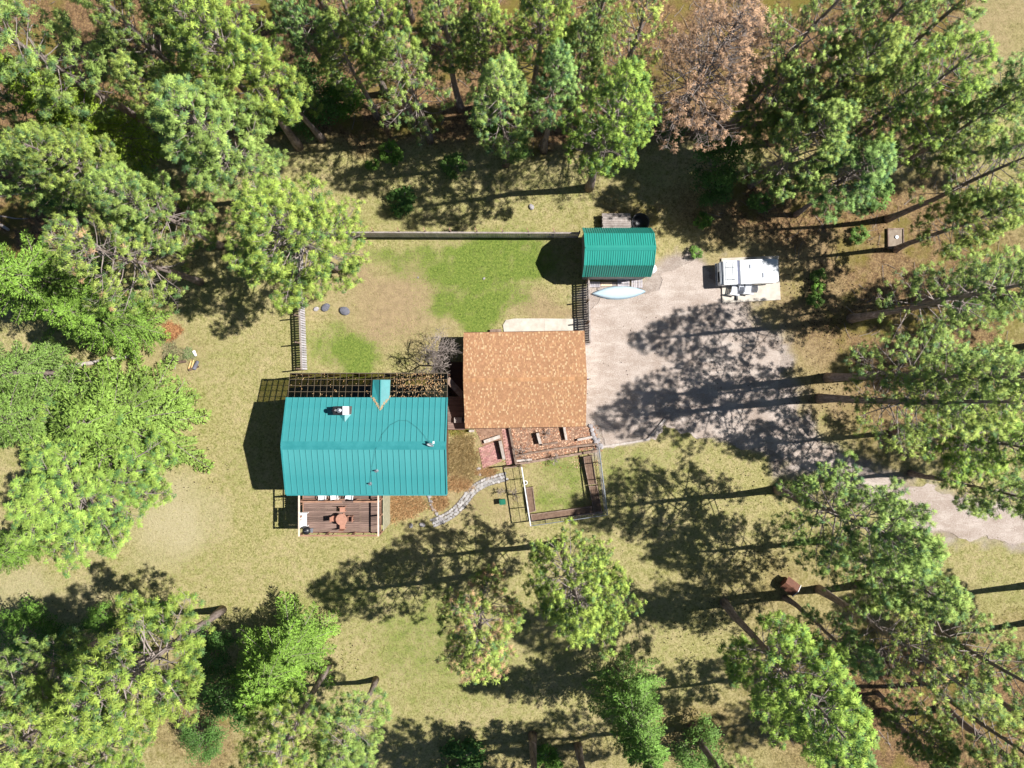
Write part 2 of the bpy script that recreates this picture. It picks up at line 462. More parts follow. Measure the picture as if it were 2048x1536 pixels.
def np_tris(name, V, c, m, nrm=None):
    """V (n,3,3) triangles, c (n,3) colours"""
    n = len(V)
    me = bpy.data.meshes.new(name)
    me.vertices.add(n * 3); me.loops.add(n * 3); me.polygons.add(n)
    me.vertices.foreach_set('co', V.astype('f').ravel())
    me.loops.foreach_set('vertex_index', np.arange(n * 3, dtype='i'))
    me.polygons.foreach_set('loop_start', np.arange(0, n * 3, 3, dtype='i'))
    me.polygons.foreach_set('loop_total', np.full(n, 3, 'i'))
    me.update(calc_edges=True)
    at = me.color_attributes.new('Col', 'FLOAT_COLOR', 'POINT')
    cc = np.ones((n, 3, 4)); cc[:, :, :3] = c[:, None, :] if c.ndim == 2 else c
    at.data.foreach_set('color', cc.astype('f').ravel())
    me.materials.append(m)
    if nrm is not None:
        me.polygons.foreach_set('use_smooth', np.ones(n, bool))
        me.normals_split_custom_set_from_vertices(nrm.reshape(-1, 3).tolist())
    return me
tag(link('grass', grass_field()), 'short dry grass blades over the whole lawn', 'grass', kind='stuff')

# ------------------------------------------------------------------ house with the teal metal roof
XW, XE = -14.43, -4.18
YR, YS, YN, YG = -3.86, -7.04, -0.87, 0.69        # ridge, south eave, north eave, glass edge
ZR, ZS, ZN, ZG = 6.10, 5.20, 5.05, 4.55
house = empty('teal_roofed_house', ((XW + XE) / 2, YR, 0), 'long house with a teal standing seam metal roof and a glazed strip', 'house')
hx, hy = house.location.x, house.location.y
def hp(x, y, z): return Vector((x - hx, y - hy, z))
mb = MB()                                           # walls follow the roof slopes
wx0, wx1, wy0, wy1 = XW + .45, XE - .35, YS + .55, YN
prof = [(wy0, 0), (wy1, 0), (wy1, ZN - .22), (YR, ZR - .2), (wy0, ZS + (YS - wy0) * -.0 - .08)]
vs = [hp(wx0, y, z) for y, z in prof] + [hp(wx1, y, z) for y, z in prof]
n5 = 5
mb.add(vs, [tuple(range(n5)), tuple(range(2*n5-1, n5-1, -1))] + [(i, n5 + i, n5 + (i+1) % n5, (i+1) % n5) for i in range(n5)])
mb.build('wall', M['siding'], house)
for (wy, wz, ww, wh) in ((-5.6, 4.1, 1.2, 1.1), (-2.6, 4.1, 1.2, 1.1), (-4.0, 1.4, 1.4, 1.1)):   # west windows
    mb = MB(); f = .07
    mb.box(hp(wx0 - .03, wy, wz + wh / 2), (.06, ww, f)); mb.box(hp(wx0 - .03, wy, wz - wh / 2), (.06, ww, f))
    mb.box(hp(wx0 - .031, wy - ww / 2, wz), (.062, f, wh)); mb.box(hp(wx0 - .031, wy + ww / 2, wz), (.062, f, wh))
    w = mb.build('window', M['white'], house)
    MB().box(hp(wx0 - .012, wy, wz), (.02, ww, wh)).build('pane', M['dark_glass'], w)
def roof_panels(x0, x1, ya, za, yb, zb, n, name, m, parent, off, ribs=(0,), ribh=.045, ribw=.035):
    """metal panels running down a slope from (ya, za) to (yb, zb)"""
    w = (x1 - x0) / n
    d = Vector((0, yb - ya, zb - za)); up = Vector((1, 0, 0)).cross(d).normalized()
    if up.z < 0: up = -up
    mb = MB()
    def P(x, t, h): return Vector((x, 0, 0)) + d * t + up * h
    sec = [(0.002, 0)]
    for rb in ribs:
        c = (rb + .02) * w + ribw
        sec += [(c - ribw, .001), (c - ribw * .55, ribh), (c + ribw * .55, ribh), (c + ribw, .001)]
    sec += [(w - .002, 0)]
    vs = []; k = len(sec)
    for t in (0, 1):
        vs += [P(x, t, h + .03) for x, h in sec]
        vs += [P(x, t, 0) for x, h in (sec[0], sec[-1])]
    st = k + 2
    fs = [(i, i + 1, st + i + 1, st + i) for i in range(k - 1)]
    fs += [(0, st, st + k, k), (k - 1, k + 1, st + k + 1, st + k - 1), (k, st + k, st + k + 1, k + 1)]
    fs += [tuple(range(k)) + (k + 1, k), tuple(range(st + k - 1, st - 1, -1)) + (st + k, st + k + 1)]
    mb.add(vs, fs)
    me = mb.mesh(name, m)
    bm = bmesh.new(); bm.from_mesh(me); bmesh.ops.recalc_face_normals(bm, faces=bm.faces[:]); bm.to_mesh(me); bm.free()
    for i in range(n):
        link(name, me, parent, Vector((x0 + i * w, ya, za)) - Vector(off))
off = (hx, hy, 0)
roof_panels(XW, XE, YR, ZR, YS, ZS, 28, 'roof_panel', M['teal'], house, off, ribh=.042, ribw=.02)
roof_panels(XW, XE, YR, ZR, YN, ZN, 28, 'roof_panel', M['teal'], house, off, ribh=.042, ribw=.02)
mb = MB()
mb.add([hp(x, y, z) for x in (XW - .03, XE + .03) for y, z in ((YR - .26, ZR + .02), (YR, ZR + .115), (YR + .26, ZR + .01))], [(0, 3, 4, 1), (1, 4, 5, 2), (0, 1, 2), (3, 5, 4), (0, 2, 5, 3)])
mb.build('ridge_cap', M['teal_trim'], house)
for x in (XW - .02, XE + .02):
    mb = MB()
    mb.beam(hp(x, YR, ZR + .045), hp(x, YS, ZS + .045), .09, .12); mb.beam(hp(x, YR, ZR + .045), hp(x, YN, ZN + .045), .09, .12)
    mb.build('gable_trim', M['teal_trim'], house)
MB().beam(hp(XW, YS - .05, ZS - .03), hp(XE, YS - .05, ZS - .03), .1, .12).build('gutter', M['teal_trim'], house)
# glazed strip
NC, NR = 25, 4
gx0, gx1 = XW + .02, XE + .0
ga, gb = Vector((0, YN - .02, ZN - .06)), Vector((0, YG, ZG))
gd = gb - ga; gu = Vector((1, 0, 0)).cross(gd).normalized(); gu = gu if gu.z > 0 else -gu
glass = bpy.data.materials.new('tinted_glass'); glass.use_nodes = True
t = glass.node_tree; t.nodes.remove(t.nodes['Principled BSDF'])
tb = nd(t, 'BsdfTransparent'); gl = nd(t, 'BsdfGlossy'); mx = nd(t, 'MixShader'); fr = nd(t, 'Fresnel')
gl.inputs['Roughness'].default_value = .08; gl.inputs[0].default_value = (.9, .95, .9, 1); fr.inputs[0].default_value = 1.45
gn = mixc(t, ramp(t, noise(t, 1.3, 4, .6), .3, .7), srgb(186,184,162), srgb(206,202,176)); t.links.new(gn, tb.inputs[0])
t.links.new(fr.outputs[0], mx.inputs[0]); t.links.new(tb.outputs[0], mx.inputs[1]); t.links.new(gl.outputs[0], mx.inputs[2])
t.links.new(mx.outputs[0], t.nodes['Material Output'].inputs[0])
pw = (gx1 - gx0) / NC
pane = MB()
vs = []
for h in (0, .012):
    for (u, v_) in ((.03, .02), (.97, .02), (.97, .98), (.03, .98)):
        vs.append(Vector((u * pw, 0, 0)) + gd * (v_ / NR) + gu * h)
pane.add(vs, [(0,3,2,1),(4,5,6,7),(0,1,5,4),(1,2,6,5),(2,3,7,6),(3,0,4,7)])
pm = pane.mesh('pane', glass)
solar = MB().beam(hp(gx0, YG, ZG - .06), hp(gx1, YG, ZG - .06), .08, .12).build('glazed_roof', M['bar'], house)
for i in range(NC):
    for j in range(NR):
        p = Vector((gx0 + i * pw, 0, 0)) + ga + gd * (j / NR)
        link('pane', pm, solar, p - Vector(off))
for i in range(NC + 1):
    p = Vector((gx0 + i * pw, 0, 0))
    mb = MB(); mb.beam(p + ga - gu * .03 - Vector(off), p + gb - gu * .03 - Vector(off), .04, .07); mb.build('glazing_bar', M['bar'], solar)
for j in range(1, NR):
    p = ga + gd * (j / NR)
    mb = MB(); mb.beam(p + Vector((gx0, 0, 0)) - gu * .025 - Vector(off), p + Vector((gx1, 0, 0)) - gu * .025 - Vector(off), .04, .07); mb.build('purlin', M['bar'], solar)
# below the glass: a porch strip by the wall with shade put into its dark colour, open ground further out, slim posts
mb = MB(); mb.box(hp((gx0 + gx1) / 2, (YN - .1) / 2, 1.2), (gx1 - gx0 - .5, -.1 - YN, 2.4)); mb.build('porch_base', mat('porch_base', srgb(70,72,74), srgb(44,46,50), 1.6, .6), house)
for i in range(0, NC + 1, 5):
    xx = min(max(gx0 + i * pw, gx0 + .1), gx1 - .1)
    mb = MB(); mb.beam(hp(xx, YG - .08, 0), hp(xx, YG - .08, ZG - .12), .1, .1); mb.build('porch_post', M['dark_wood'], solar)
# teal dormer over the glass
dx = G(763, 785, 4.9).x
yd1 = YG - .42; zd = 4.78; yv = YN - .72
dorm = MB()
zr_at = lambda y: ZR + (y - YR) * (ZN - ZR) / (YN - YR) + .05
zg_at = lambda y: ZG + (YG - y) * (ZN - ZG) / (YG - YN)
w_ = .56
vs = [hp(dx - w_, yd1, zg_at(yd1) + .16), hp(dx, yd1, zg_at(yd1) + .44), hp(dx + w_, yd1, zg_at(yd1) + .16), hp(dx - w_, YN - .06, zr_at(YN - .06) + .01), hp(dx, yv, zr_at(yv) + .02), hp(dx + w_, YN - .06, zr_at(YN - .06) + .01)]
dorm.add(vs, [(0, 1, 4, 3), (1, 2, 5, 4)])
d = dorm.build('dormer', M['teal_trim'], house)
mb = MB(); mb.beam(vs[1] + Vector((0, 0, .02)), vs[4] + Vector((0, 0, .02)), .06, .05); mb.build('dormer_ridge', M['teal'], d)
mb = MB()
for sx in (-1, 1):
    q = [hp(dx + sx * (w_ - .06), yd1 + .0 - .04, zg_at(yd1) + .02), hp(dx + sx * (w_ - .06), yd1 - .04, zg_at(yd1) + .15), hp(dx + sx * (w_ - .06), YN - .02, ZN + .06), hp(dx + sx * (w_ - .06), YN - .02, ZN - .0)]
    mb.add(q, [(0, 1, 2, 3)])
mb.add([hp(dx - w_ + .06, yd1 - .04, zg_at(yd1) + .02), hp(dx + w_ - .06, yd1 - .04, zg_at(yd1) + .02), hp(dx + w_ - .06, yd1 - .04, zg_at(yd1) + .15), hp(dx, yd1 - .04, zg_at(yd1) + .41), hp(dx - w_ + .06, yd1 - .04, zg_at(yd1) + .15)], [(0, 1, 2, 3, 4)])
mb.build('dormer_wall', M['siding'], d)
# chimney
p = G(683, 821, 6.0); zc = zr_at(p.y)
ch = MB().box(hp(p.x, p.y, zc + .25), (1.0, .5, .9)).build('chimney', mat('chimney_brick', srgb(120,104,98), srgb(84,72,70), 5, .9), house)
MB().box(hp(p.x + .3, p.y, zc + .73), (.40, .54, .06)).build('chimney_cap', M['white_metal'], ch)
MB().box(hp(p.x - .2, p.y, zc + .72), (.62, .53, .04)).build('chimney_flashing', M['black'], ch)
for k, ddx in enumerate((-.36, -.06)):
    mb = MB(); mb.lathe([(0, .74), (.1, .74), (.1, 1.0), (.15, 1.0), (.15, 1.04), (0, 1.1)], hp(p.x + ddx, p.y + .02, zc), 12); mb.build('flue', M['galv'] if k else M['black'], ch)
mb = MB(); y1 = p.y - .25; y2 = p.y - .75                                     # cricket behind the chimney
mb.add([hp(p.x - .28, y1, zr_at(y1) + .02), hp(p.x + .5, y1, zr_at(y1) + .02), hp(p.x + .12, y2, zr_at(y2) + .01), hp(p.x + .12, y1, zr_at(y1) + .22)], [(0, 2, 3), (2, 1, 3), (0, 3, 1)])
mb.build('cricket', M['teal_trim'], ch)
# satellite dish near the ridge
p = G(861, 888, 6.4)
dish = empty('satellite_dish', (p.x, p.y, ZR + .1), 'small white satellite dish on the teal roof ridge', 'satellite dish', rz=R(-25))
mb = MB(); mb.lathe([(0, 0), (.12, .012), (.24, .05), (.31, .085), (.31, .1), (.23, .066), (.12, .03), (0, .018)], (0, 0, 0), 20)
o = mb.build('reflector', M['white_metal'], dish, smooth=True); o.rotation_euler = (R(58), R(22), 0); o.location = (0, 0, .33); o.scale = (.72, .72, .72)
mb = MB(); mb.tube([(0, .02, -.06), (0, .02, .2), (0, 0, .34)], .025, 8); mb.tube([(-.18, .12, -.1), (0, .02, .2)], .015, 6); mb.build('mast', M['galv'], dish)
mb = MB(); mb.tube([(0, 0, .34), (.14, .16, .52), (.16, .2, .62)], .018, 6); mb.box((.16, .22, .62), (.1, .16, .1), rz=.4); mb.build('feed_arm', M['white'], dish)
# vents
zs_at = lambda y: ZR + (YR - y) * (ZS - ZR) / (YR - YS) + .04
for (vx, vy, lab) in ((752, 941, 'grey roof vent pipe nearer the ridge of the teal roof'), (738, 968, 'grey roof vent pipe nearer the deck edge of the teal roof')):
    p = G(vx, vy, 5.8); z = zs_at(p.y)
    v = empty('roof_vent', (p.x, p.y, z - .02), lab, 'vent', 'vent pipes on the teal roof'); v.scale = (.75, .75, .9)
    MB().lathe([(0, 0), (.16, 0), (.09, .06), (.06, .08), (.06, .34), (.045, .34), (.045, .1), (0, .1)], n=12).build('pipe', M['galv'], v)
    MB().lathe([(.0, -.0), (.2, .0), (.2, .015), (.0, .03)], n=12).build('flashing', M['galv'], v)
# cable across the roof
pts = []
for (cx, cy) in ((738,966),(741,945),(746,925),(753,897),(765,868),(780,850),(797,841),(815,842),(835,856),(850,872),(860,887)):
    p = G(cx, cy, 5.9); z = (zr_at(p.y) if p.y > YR else zs_at(p.y)) + .07 + (.05 if abs(p.y - YR) < .3 else 0)
    pts.append((p.x, p.y, z))
tag(MB().tube(pts, .006, 5).build('antenna_cable', M['black']), 'thin dark cable looping over the teal roof to the dish', 'cable')

# ------------------------------------------------------------------ porch between house and garage
porch = empty('covered_porch', (-3.7, -.4, 0), 'dark low porch roof between the house and the garage', 'porch')
px0, px1 = XE - .3, -3.3
mb = MB(); mb.box(((px0 + px1) / 2 + 3.7, -2.05 + .4, 1.2), (px1 - px0, 2.3, .1)); mb.build('porch_deck', M['dark_wood'], porch)
for i in range(17):
    mb = MB(); mb.box(((px0 + px1) / 2 + 3.7, -3.1 + i * .135 + .4, 1.262), (px1 - px0, .12, .022)); mb.build('plank', M['deck'], porch)
mb = MB(); mb.beam((px0 + 3.75, .75, 2.1), (px1 + 3.7 - .05, -.45, 1.95), .42, .14); mb.build('stair_beam', M['timber'], porch)
mb = MB(); mb.box(((px0 + px1) / 2 + 3.7, .75, .62), (px1 - px0, 2.4, .08)); mb.build('landing', M['dark_wood'], porch)
for (x, y) in ((px0 + .1, -3.15), (px1 - .1, -3.15), (px0 + .1, 1.6), (px1 - .1, 1.6)):
    mb = MB(); mb.beam((x + 3.7, y + .4, 0), (x + 3.7, y + .4, 1.2 if y < 0 else .6), .12, .12); mb.build('post', M['dark_wood'], porch)
mb = MB(); mb.box((-.05, -2.1, 1.45), (.5, .36, .3)); o = mb.build('planter_box', M['timber_pale'], None, porch.location)
tag(o, 'pale wooden box standing on the dark porch between house and garage', 'box')

# ------------------------------------------------------------------ deck
ZD = 2.9
dx0, dx1, dyS, dyN = -14.02, -8.80, -9.98, wy0 - .02
deck = empty('raised_deck', ((dx0 + dx1) / 2, (dyS + dyN) / 2, 0), 'raised wooden deck with railings on the south side of the house', 'deck')
ox, oy = deck.location.x, deck.location.y
nP = 24; pwid = (dyN - dyS) / nP
pl = MB().box((0, 0, 0), (dx1 - dx0, pwid - .014, .035)).mesh('plank', M['deck'])
for i in range(nP):
    if i % 3 == 1:
        cut = random.uniform(-1.2, 1.2)
        for a, b in ((dx0 - ox, cut - .006), (cut + .006, dx1 - ox)):
            MB().box(((a + b) / 2, dyS + (i + .5) * pwid - oy, ZD - .018), (b - a, pwid - .014, .035)).build('plank', M['deck'], deck)
    else:
        link('plank', pl, deck, (0, dyS + (i + .5) * pwid - oy, ZD - .018))
for x in np.linspace(dx0 + .08, dx1 - .08, 6):
    MB().beam((x - ox, dyS - oy, ZD - .14), (x - ox, dyN - oy, ZD - .14), .06, .19).build('joist', M['dark_wood'], deck)
ZT = 3.9
posts = [(dx0, dyS), (dx0, -8.8), (dx0, -7.75), (dx1, dyS), (dx1, -8.8), (dx1, -7.75), (-12.3, dyS), (-10.55, dyS), (-10.4, -7.75), (-12.4, -7.75)]
for (x, y) in posts:
    low = 0 if y != -7.75 or x in (dx0, dx1) else ZD
    MB().beam((x - ox, y - oy, low), (x - ox, y - oy, ZT - .02), .11, .11).build('post', M['rail'], deck)
def rail(a, b, m, gaps):
    MB().beam((a[0] - ox, a[1] - oy, ZT + .005), (b[0] - ox, b[1] - oy, ZT + .005), .11, .045).build('top_rail', m, deck)
    MB().beam((a[0] - ox, a[1] - oy, ZD + .12), (b[0] - ox, b[1] - oy, ZD + .12), .05, .08).build('bottom_rail', M['rail'], deck)
    n = int((Vector(b) - Vector(a)).length / gaps)
    for i in range(1, n):
        q = Vector(a).lerp(Vector(b), i / n)
        MB().beam((q.x - ox, q.y - oy, ZD + .1), (q.x - ox, q.y - oy, ZT - .02), .035, .035).build('baluster', M['rail'], deck)
rail((dx0, dyS - .06), (dx0, -7.0), M['rail_pale'], .9)
rail((dx1, dyS - .05), (dx1, -7.0), M['rail_pale'], .55)
rail((dx0 + .09, dyS), (dx1 - .09, dyS), M['rail'], .9)
rail((dx0 + .09, -7.75), (-11.2, -7.75), M['rail'], .8)
rail((-10.45, -7.75), (dx1 - .09, -7.75), M['rail'], .8)
MB().box((dx0 - ox + .02, (dyS + dyN) / 2 - oy, ZD / 2), (.05, dyN - dyS - .3, ZD - .5)).build('skirt', M['siding'], deck)
MB().box((dx1 - ox + .09, (dyS + dyN) / 2 - oy, ZD / 2 - .1), (.05, dyN - dyS - .1, ZD - .3)).build('skirt', mat('lattice', srgb(176,172,146), srgb(140,136,112), 5), deck)

def chair(name, loc, rz, m, label, cat='chair', group=None, cushion=None, low=False):
    e = empty(name, loc, label, cat, group, rz)
    sw, sdp, sh = .56, .54, .4
    MB().box((0, 0, sh), (sw, sdp, .06)).build('seat', cushion or m, e)
    MB().box((0, -sdp / 2 + .0, sh + .32), (sw, .05, .58), rx=R(14)).build('backrest', m, e)
    for sx in (-1, 1):
        MB().box((sx * (sw / 2 + .02), .02, sh + .2), (.06, sdp, .035)).build('armrest', m, e)
        for sy in (-1, 1):
            MB().box((sx * (sw / 2 + .015), sy * sdp / 2 * .85, (sh + .19) / 2), (.045, .045, sh + .18)).build('leg', m, e)
    return e
g = 'white chairs under the teal eave'
for (x, y, rz, lab) in ((645, 998, 0, 'white armchair on the deck, leftmost of the three by the eave'), (669, 993, 6, 'white armchair on the deck, middle of the three by the eave'), (699, 993, -12, 'tilted white armchair on the deck, rightmost of the three by the eave')):
    p = G(x, y, 3.3); e = chair('deck_chair', (p.x, min(p.y, -7.16), ZD), R(rz + 180), M['white'], lab, group=g); e.scale = (.78, .78, .78)
p = G(608, 1040, 3.3)
b = empty('white_bench', (p.x, p.y, ZD), 'white bench against the left deck railing', 'bench', rz=R(90))
for k in range(4): MB().box((0, -.15 + k * .12, .44), (1.0, .1, .03)).build('slat', M['white'], b)
for k in range(2): MB().box((0, .27, .58 + k * .14), (1.0, .03, .1)).build('back_slat', M['white'], b)
for sx in (-1, 1):
    MB().box((sx * .44, .03, .21), (.06, .46, .42)).build('leg', M['white'], b)
p = G(616, 1059, 3.3)
gq = empty('kettle_grill', (p.x, p.y, ZD), 'round black kettle grill in the corner of the deck', 'grill')
MB().lathe([(0, .5), (.16, .53), (.25, .62), (.27, .72), (.27, .74), (.23, .64), (.1, .56), (0, .54)], n=20).build('bowl', M['black'], gq, smooth=True)
MB().lathe([(.275, .745), (.26, .84), (.18, .93), (.05, .97), (0, .975)], n=20).build('lid', M['black'], gq, smooth=True)
MB().tube([(-.06, 0, .97), (-.06, 0, 1.02), (.06, 0, 1.02), (.06, 0, .97)], .014, 6).build('lid_handle', M['galv'], gq)
for k in range(3):
    a = k * 2.094; MB().tube([(.16 * math.cos(a), .16 * math.sin(a), .56), (.28 * math.cos(a), .28 * math.sin(a), .0)], .016, 6).build('leg', M['galv'], gq)
MB().box((.34, .0, .72), (.16, .28, .02)).build('side_shelf', M['galv'], gq)
p = G(683, 1039, 3.6)
tb_ = empty('round_table', (p.x, p.y, ZD), 'round cedar table in the middle of the deck', 'table')
MB().lathe([(0, .70), (.36, .70), (.38, .715), (.38, .735), (.36, .745), (0, .745)], n=28).build('tabletop', M['table'], tb_)
MB().tube([(0, 0, .05), (0, 0, .71)], .06, 8).build('pedestal', M['table'], tb_)
MB().box((0, 0, .03), (.62, .09, .06)).box((0, 0, .031), (.09, .62, .058)).build('foot', M['table'], tb_)
for k, (a, lab) in enumerate(((90, 'wooden chair at the upper side of the round deck table'), (0, 'wooden chair at the right side of the round deck table'), (270, 'wooden chair at the lower side of the round deck table'), (180, 'wooden chair at the left side of the round deck table'))):
    dd = .52 if a != 90 else .62
    q = Vector((p.x + dd * math.cos(R(a)), p.y + dd * math.sin(R(a)), ZD))
    e = empty('cedar_chair', q, lab, 'chair', 'wooden chairs round the deck table', rz=R(a + 90))
    MB().box((0, 0, .42), (.36, .36, .04)).build('seat', M['table'], e)
    MB().box((0, -.19, .66), (.34, .03, .42), rx=R(6)).build('backrest', M['table'], e)
    for sx in (-1, 1):
        for sy in (-1, 1): MB().box((sx * .15, sy * .15, .2), (.04, .04, .4)).build('leg', M['table'], e)

# ------------------------------------------------------------------ garage
gx, gy = .87, .3
gar = empty('shingled_garage', (gx, gy, 0), 'garage with a tan brown speckled shingle gable roof', 'garage', rz=R(.9))
GW, GS, GN, ZGE, ZGR = 4.10, -3.24, 3.24, 2.3, 3.45
mb = MB(); pr = [(GS + .4, 0), (GN - .4, 0), (GN - .4, ZGE), (0, ZGR - .14), (GS + .4, ZGE)]
vs = [(-GW + .3, y, z) for y, z in pr] + [(GW - .3, y, z) for y, z in pr]
mb.add(vs, [tuple(range(5)), tuple(range(9, 4, -1))] + [(i, 5 + i, 5 + (i+1) % 5, (i+1) % 5) for i in range(5)]); mb.build('wall', M['siding'], gar)
for s_, ye in ((-1, GS), (1, GN)):
    mb = MB(); mb.add([(-GW, 0, ZGR - .03), (GW, 0, ZGR - .03), (GW, ye, ZGE - .03), (-GW, ye, ZGE - .03), (-GW, 0, ZGR - .1), (GW, 0, ZGR - .1), (GW, ye, ZGE - .1), (-GW, ye, ZGE - .1)],
        [(0,1,2,3),(7,6,5,4),(0,4,5,1),(1,5,6,2),(2,6,7,3),(3,7,4,0)]); rf = mb.build('roof', M['dark_wood'], gar)
    # overlapping shingle tabs laid in courses
    L = math.hypot(ye, ZGR - ZGE); dv = Vector((0, ye, ZGE - ZGR)) / L; upv = Vector((1, 0, 0)).cross(dv); upv = upv if upv.z > 0 else -upv
    sh = MB(); ncs = 25; co = L / ncs; rr = random.Random(5 + s_)
    for i in range(ncs):
        x = -GW - .02 - rr.uniform(0, .1); last = False
        while x < GW:
            k = rr.random() if not last else 1; w = rr.choice((.07, .09, .11)) if k < .36 else rr.choice((.1, .14, .18)); last = k < .36 and rr.random() < .6; x2 = min(x + w, GW + .02); xa = max(x, -GW - .02)
            if k < .17: c = (.58, .40, .23)
            elif k < .36: c = (.52, .31, .16)
            else:
                q_ = rr.uniform(.86, 1.1); c = (.41 * q_, .222 * q_, .118 * q_)
            sh.col = c + (1,)
            lift = .018 + rr.uniform(0, .008) + 0
            a0 = Vector((0, 0, ZGR)) + dv * (i * co); a1 = a0 + dv * (co + .012)
            sh.add([a0 + Vector((xa, 0, 0)), a0 + Vector((x2 - .004, 0, 0)), a1 + Vector((x2 - .004, 0, 0)) + upv * lift, a1 + Vector((xa, 0, 0)) + upv * lift, a1 + Vector((x2 - .004, 0, 0)) - upv * .01, a1 + Vector((xa, 0, 0)) - upv * .01],
                   [(0, 1, 2, 3) if s_ > 0 else (3, 2, 1, 0), (3, 2, 4, 5)])
            x += w
    o = sh.build('shingles', M['shingle'], rf); o['kind'] = 'stuff'
cap = MB(); x = -GW; rr = random.Random(9)
while x < GW:
    k = rr.uniform(.8, 1.25); cap.col = (.48 * k, .26 * k, .13 * k, 1)
    x2 = min(x + .2, GW + .02)
    cap.add([(x, -.13, ZGR - .025), (x2, -.13, ZGR - .015), (x2, 0, ZGR + .045), (x, 0, ZGR + .03), (x, .13, ZGR - .025), (x2, .13, ZGR - .015)], [(0, 1, 2, 3), (3, 2, 5, 4)]); x += .2
o = cap.build('ridge_shingles', M['shingle'], gar); o['kind'] = 'stuff'
for s_, ye in ((-1, GS), (1, GN)):
    MB().box((0, ye + s_ * .03, ZGE - .06), (GW * 2, .04, .14)).build('fascia', M['dark_wood'], gar)
MB().box((GW - .27, .1, 1.05), (.06, 4.8, 2.1)).build('garage_door', M['white'], gar)
p = G(1182, 758, 2.0)
fl = empty('banner', (GW + gx - .30, .36, 2.05), 'small multicoloured banner sticking out from the garage gable', 'flag')
MB().tube([(0, 0, 0), (.42, .02, .18), (.74, .03, .34)], .015, 6).build('pole', M['white'], fl)
for k, c in enumerate((srgb(240,232,224), srgb(214,60,70), srgb(120,60,120), srgb(230,190,60))):
    x0 = .18 + k * .13
    mb = MB(); mb.add([(x0, .0, .08 + .44 * x0), (x0 + .13, .0, .08 + .44 * (x0 + .13)), (x0 + .14, -.13 + .03 * k, -.2 + .44 * x0), (x0, -.16 + .03 * k, -.3 + .44 * x0)], [(0, 1, 2, 3)])
    mb.build('cloth_stripe', mat('banner_%d' % k, c, None, 5, .9, bmp=0), fl)
pm2 = MB(); a, b = G(1007, 638), G(1168, 662)
pts = [G(1012,640), G(1030,637), G(1088,637), G(1167,638), G(1168,664), G(1008,664), G(1006,650)]
o = MB().prism([(q.x, q.y) for q in pts[:3]] + [(G(1088,664).x, G(1088,664).y)] + [(q.x, q.y) for q in pts[5:]], -.05, .05).build('concrete_apron', M['concrete'])
tag(o, 'pale concrete walk slab along the upper garage wall', 'slab', kind='structure')
MB().prism([(q.x + (.012 if i in (0, 3) else 0), q.y) for i, q in enumerate((G(1088,637), G(1167,638), G(1168,664), G(1088,664)))], -.05, .046).build('slab_panel', M['concrete'], o)
o = MB().beam(G(980, 662, .15), G(1003, 661, .15), .22, .2).build('step_timber', M['timber']); tag(o, 'short weathered timber step at the upper garage eave', 'timber')

# ------------------------------------------------------------------ gambrel shed
sx0, sx1 = 4.84, 9.42
shed = empty('gambrel_shed', ((sx0 + sx1) / 2, 8.95, 0), 'small barn shed with a bright green gambrel metal roof', 'shed')
so_ = (shed.location.x, shed.location.y, 0)
gp = [(7.33, 2.25), (7.93, 3.42), (8.95, 4.0), (10.0, 3.42), (10.62, 2.25)]
mb = MB(); pr = [(7.45, 0), (10.5, 0)] + [(y + (8.95 - y) * .05, z - .1) for y, z in gp[::-1]]
vs = [(sx0 + .15 - so_[0], y - so_[1], z) for y, z in pr] + [(sx1 - .15 - so_[0], y - so_[1], z) for y, z in pr]; k = len(pr)
mb.add(vs, [tuple(range(k)), tuple(range(2*k-1, k-1, -1))] + [(i, k + i, k + (i+1) % k, (i+1) % k) for i in range(k)]); mb.build('wall', mat('shed_wall', srgb(170,164,156), srgb(140,132,124), 3, .8, stretch=(1,1,.3)), shed)
for (ya, za), (yb, zb) in ((gp[2], gp[1]), (gp[1], gp[0]), (gp[2], gp[3]), (gp[3], gp[4])):
    roof_panels(sx0, sx1, ya, za, yb, zb, 5, 'roof_panel', M['green_metal'], shed, so_, ribs=[i / 6 for i in range(6)], ribh=.034, ribw=.02)
mb = MB()
mb.add([Vector((x - so_[0], y - so_[1], z)) for x in (sx0 - .02, sx1 + .02) for y, z in ((8.78, 3.97), (8.95, 4.11), (9.12, 3.97))], [(0, 3, 4, 1), (1, 4, 5, 2), (0, 2, 5, 3), (0, 1, 2), (3, 5, 4)]); mb.build('ridge_cap', M['green_metal'], shed)
for x in (sx0 - .02, sx1 + .02):
    mb = MB()
    for i in range(4): mb.beam((x - so_[0], gp[i][0] - so_[1], gp[i][1] + .03), (x - so_[0], gp[i+1][0] - so_[1], gp[i+1][1] + .03), .07, .09)
    mb.build('gable_trim', M['green_metal'], shed)
MB().box((sx1 - .12 - so_[0], 0, 1.0), (.06, 1.5, 2.0)).build('door', M['white'], shed)

